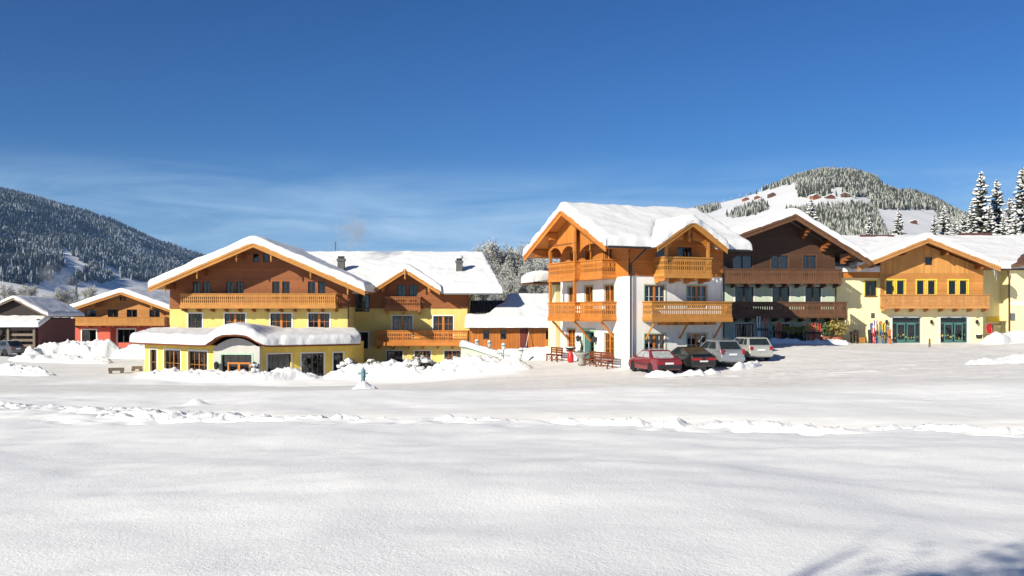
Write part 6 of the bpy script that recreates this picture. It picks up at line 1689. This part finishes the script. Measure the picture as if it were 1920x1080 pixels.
for k in range(3): MB().box(-.22, .22, -.2, .2, .02 + k * .15, .14 + k * .15).build('slat', 'piece_gold', t)
for sg in (-1, 1): MB().box(sg * .2 - .025, sg * .2 + .025, -.22, .22, -.02, .46).build('corner_post', 'piece_honey', t)
Y = 79.4; x = atz(1853, Y)
t = thing('plastic_sledge', 'red plastic sledge propped up in the snow by the downpipe', 'sledge', (x, Y, cz(x, Y) + .75), .3)
MB().add([(q * .26 * (1 - .3 * (k == 4)), -.05 - .10 * (k - 2) ** 2 * .3, k * .2) for k in range(5) for q in (-1, -.3, .3, 1)], [(k * 4 + i, k * 4 + i + 1, k * 4 + i + 5, k * 4 + i + 4) for k in range(4) for i in range(3)]).build('shell', 'red_paint', t)
for sg in (-1, 1): MB().tube([(sg * .26, -.17, 0), (sg * .28, -.06, .4), (sg * .2, -.17, .82)], .03, 5).build('rim', 'red_paint', t)
for px, lb in ((1836, 'dark round planter half buried left of the red sledge'), (1866, 'dark planter half buried right of the red sledge')):
    x = atz(px, 78.6); t = thing('buried_planter', lb, 'planter', (x, 78.6, cz(x, 78.6) + .55), 0, 'planters half buried in snow')
    MB().lathe([(.2, -.2), (.27, .12), (.3, .14), (.24, .14)], 12).build('pot', 'metal_dark', t); MB().lathe([(.25, .13), (.16, .2), (.02, .23)], 10).build('snow', 'snow', t, smooth=True)

# ------------------------------------------------------------------ smoke and air
def smoke(name, label, loc, size, dens, seed):
    m = bpy.data.materials.new(name); m.use_nodes = True; n, l = m.node_tree.nodes, m.node_tree.links
    n.remove(n['Principled BSDF'])
    v = n.new('ShaderNodeVolumePrincipled'); v.inputs['Color'].default_value = (.9, .9, .92, 1)
    tc_ = n.new('ShaderNodeTexCoord'); gr_ = n.new('ShaderNodeTexGradient'); gr_.gradient_type = 'SPHERICAL'
    l.new(tc_.outputs['Object'], gr_.inputs[0])
    nz_ = n.new('ShaderNodeTexNoise'); nz_.inputs['Scale'].default_value = 2.2; nz_.inputs['Detail'].default_value = 4; nz_.inputs['Distortion'].default_value = .8
    mpp = n.new('ShaderNodeMapping'); mpp.inputs['Location'].default_value = (seed, 0, seed); l.new(tc_.outputs['Object'], mpp.inputs[0]); l.new(mpp.outputs[0], nz_.inputs['Vector'])
    a = n.new('ShaderNodeMapRange'); a.inputs[1].default_value = .45; a.inputs[2].default_value = .75; l.new(nz_.outputs[0], a.inputs[0])
    mu = n.new('ShaderNodeMath'); mu.operation = 'MULTIPLY'; l.new(a.outputs[0], mu.inputs[0]); l.new(gr_.outputs[0], mu.inputs[1])
    m3 = n.new('ShaderNodeMath'); m3.operation = 'MULTIPLY'; m3.inputs[1].default_value = dens; l.new(mu.outputs[0], m3.inputs[0])
    l.new(m3.outputs[0], v.inputs['Density']); l.new(v.outputs[0], n['Material Output'].inputs['Volume'])
    MATS[name] = m
    o = MB().lathe([(.02, -1), (.5, -.86), (.86, -.5), (1, 0), (.86, .5), (.5, .86), (.02, 1)], 16).build('smoke_plume', name, None)
    o.location = loc; o.scale = size; o.rotation_euler = (0, R(28), 0)
    return tag(o, label, 'smoke', kind='stuff')
smoke('smoke_chimney', 'thin smoke drifting above the hotel chimney', (atz(660, 88), 88, zof(433, 88)), (1.9, 1.8, 2.1), 1.3, 1.3)
smoke('smoke_valley', 'white vapour cloud rising in the valley behind the barn', (atz(108, 800), 800, zof(524, 800)), (20, 15, 13), .10, 4.1)
hm = bpy.data.materials.new('haze'); hm.use_nodes = True
hm.node_tree.nodes.remove(hm.node_tree.nodes['Principled BSDF'])
hv = hm.node_tree.nodes.new('ShaderNodeVolumePrincipled'); hv.inputs['Color'].default_value = (.33, .58, 1.0, 1); hv.inputs['Density'].default_value = 0.000055
hv.inputs['Anisotropy'].default_value = 0.0
hm.node_tree.links.new(hv.outputs[0], hm.node_tree.nodes['Material Output'].inputs['Volume'])
MATS['haze'] = hm
tag(MB().box(-5200, 5200, -300, 8200, -6, 560).build('haze', 'haze'), 'thin blue winter air over the whole valley', kind='stuff')
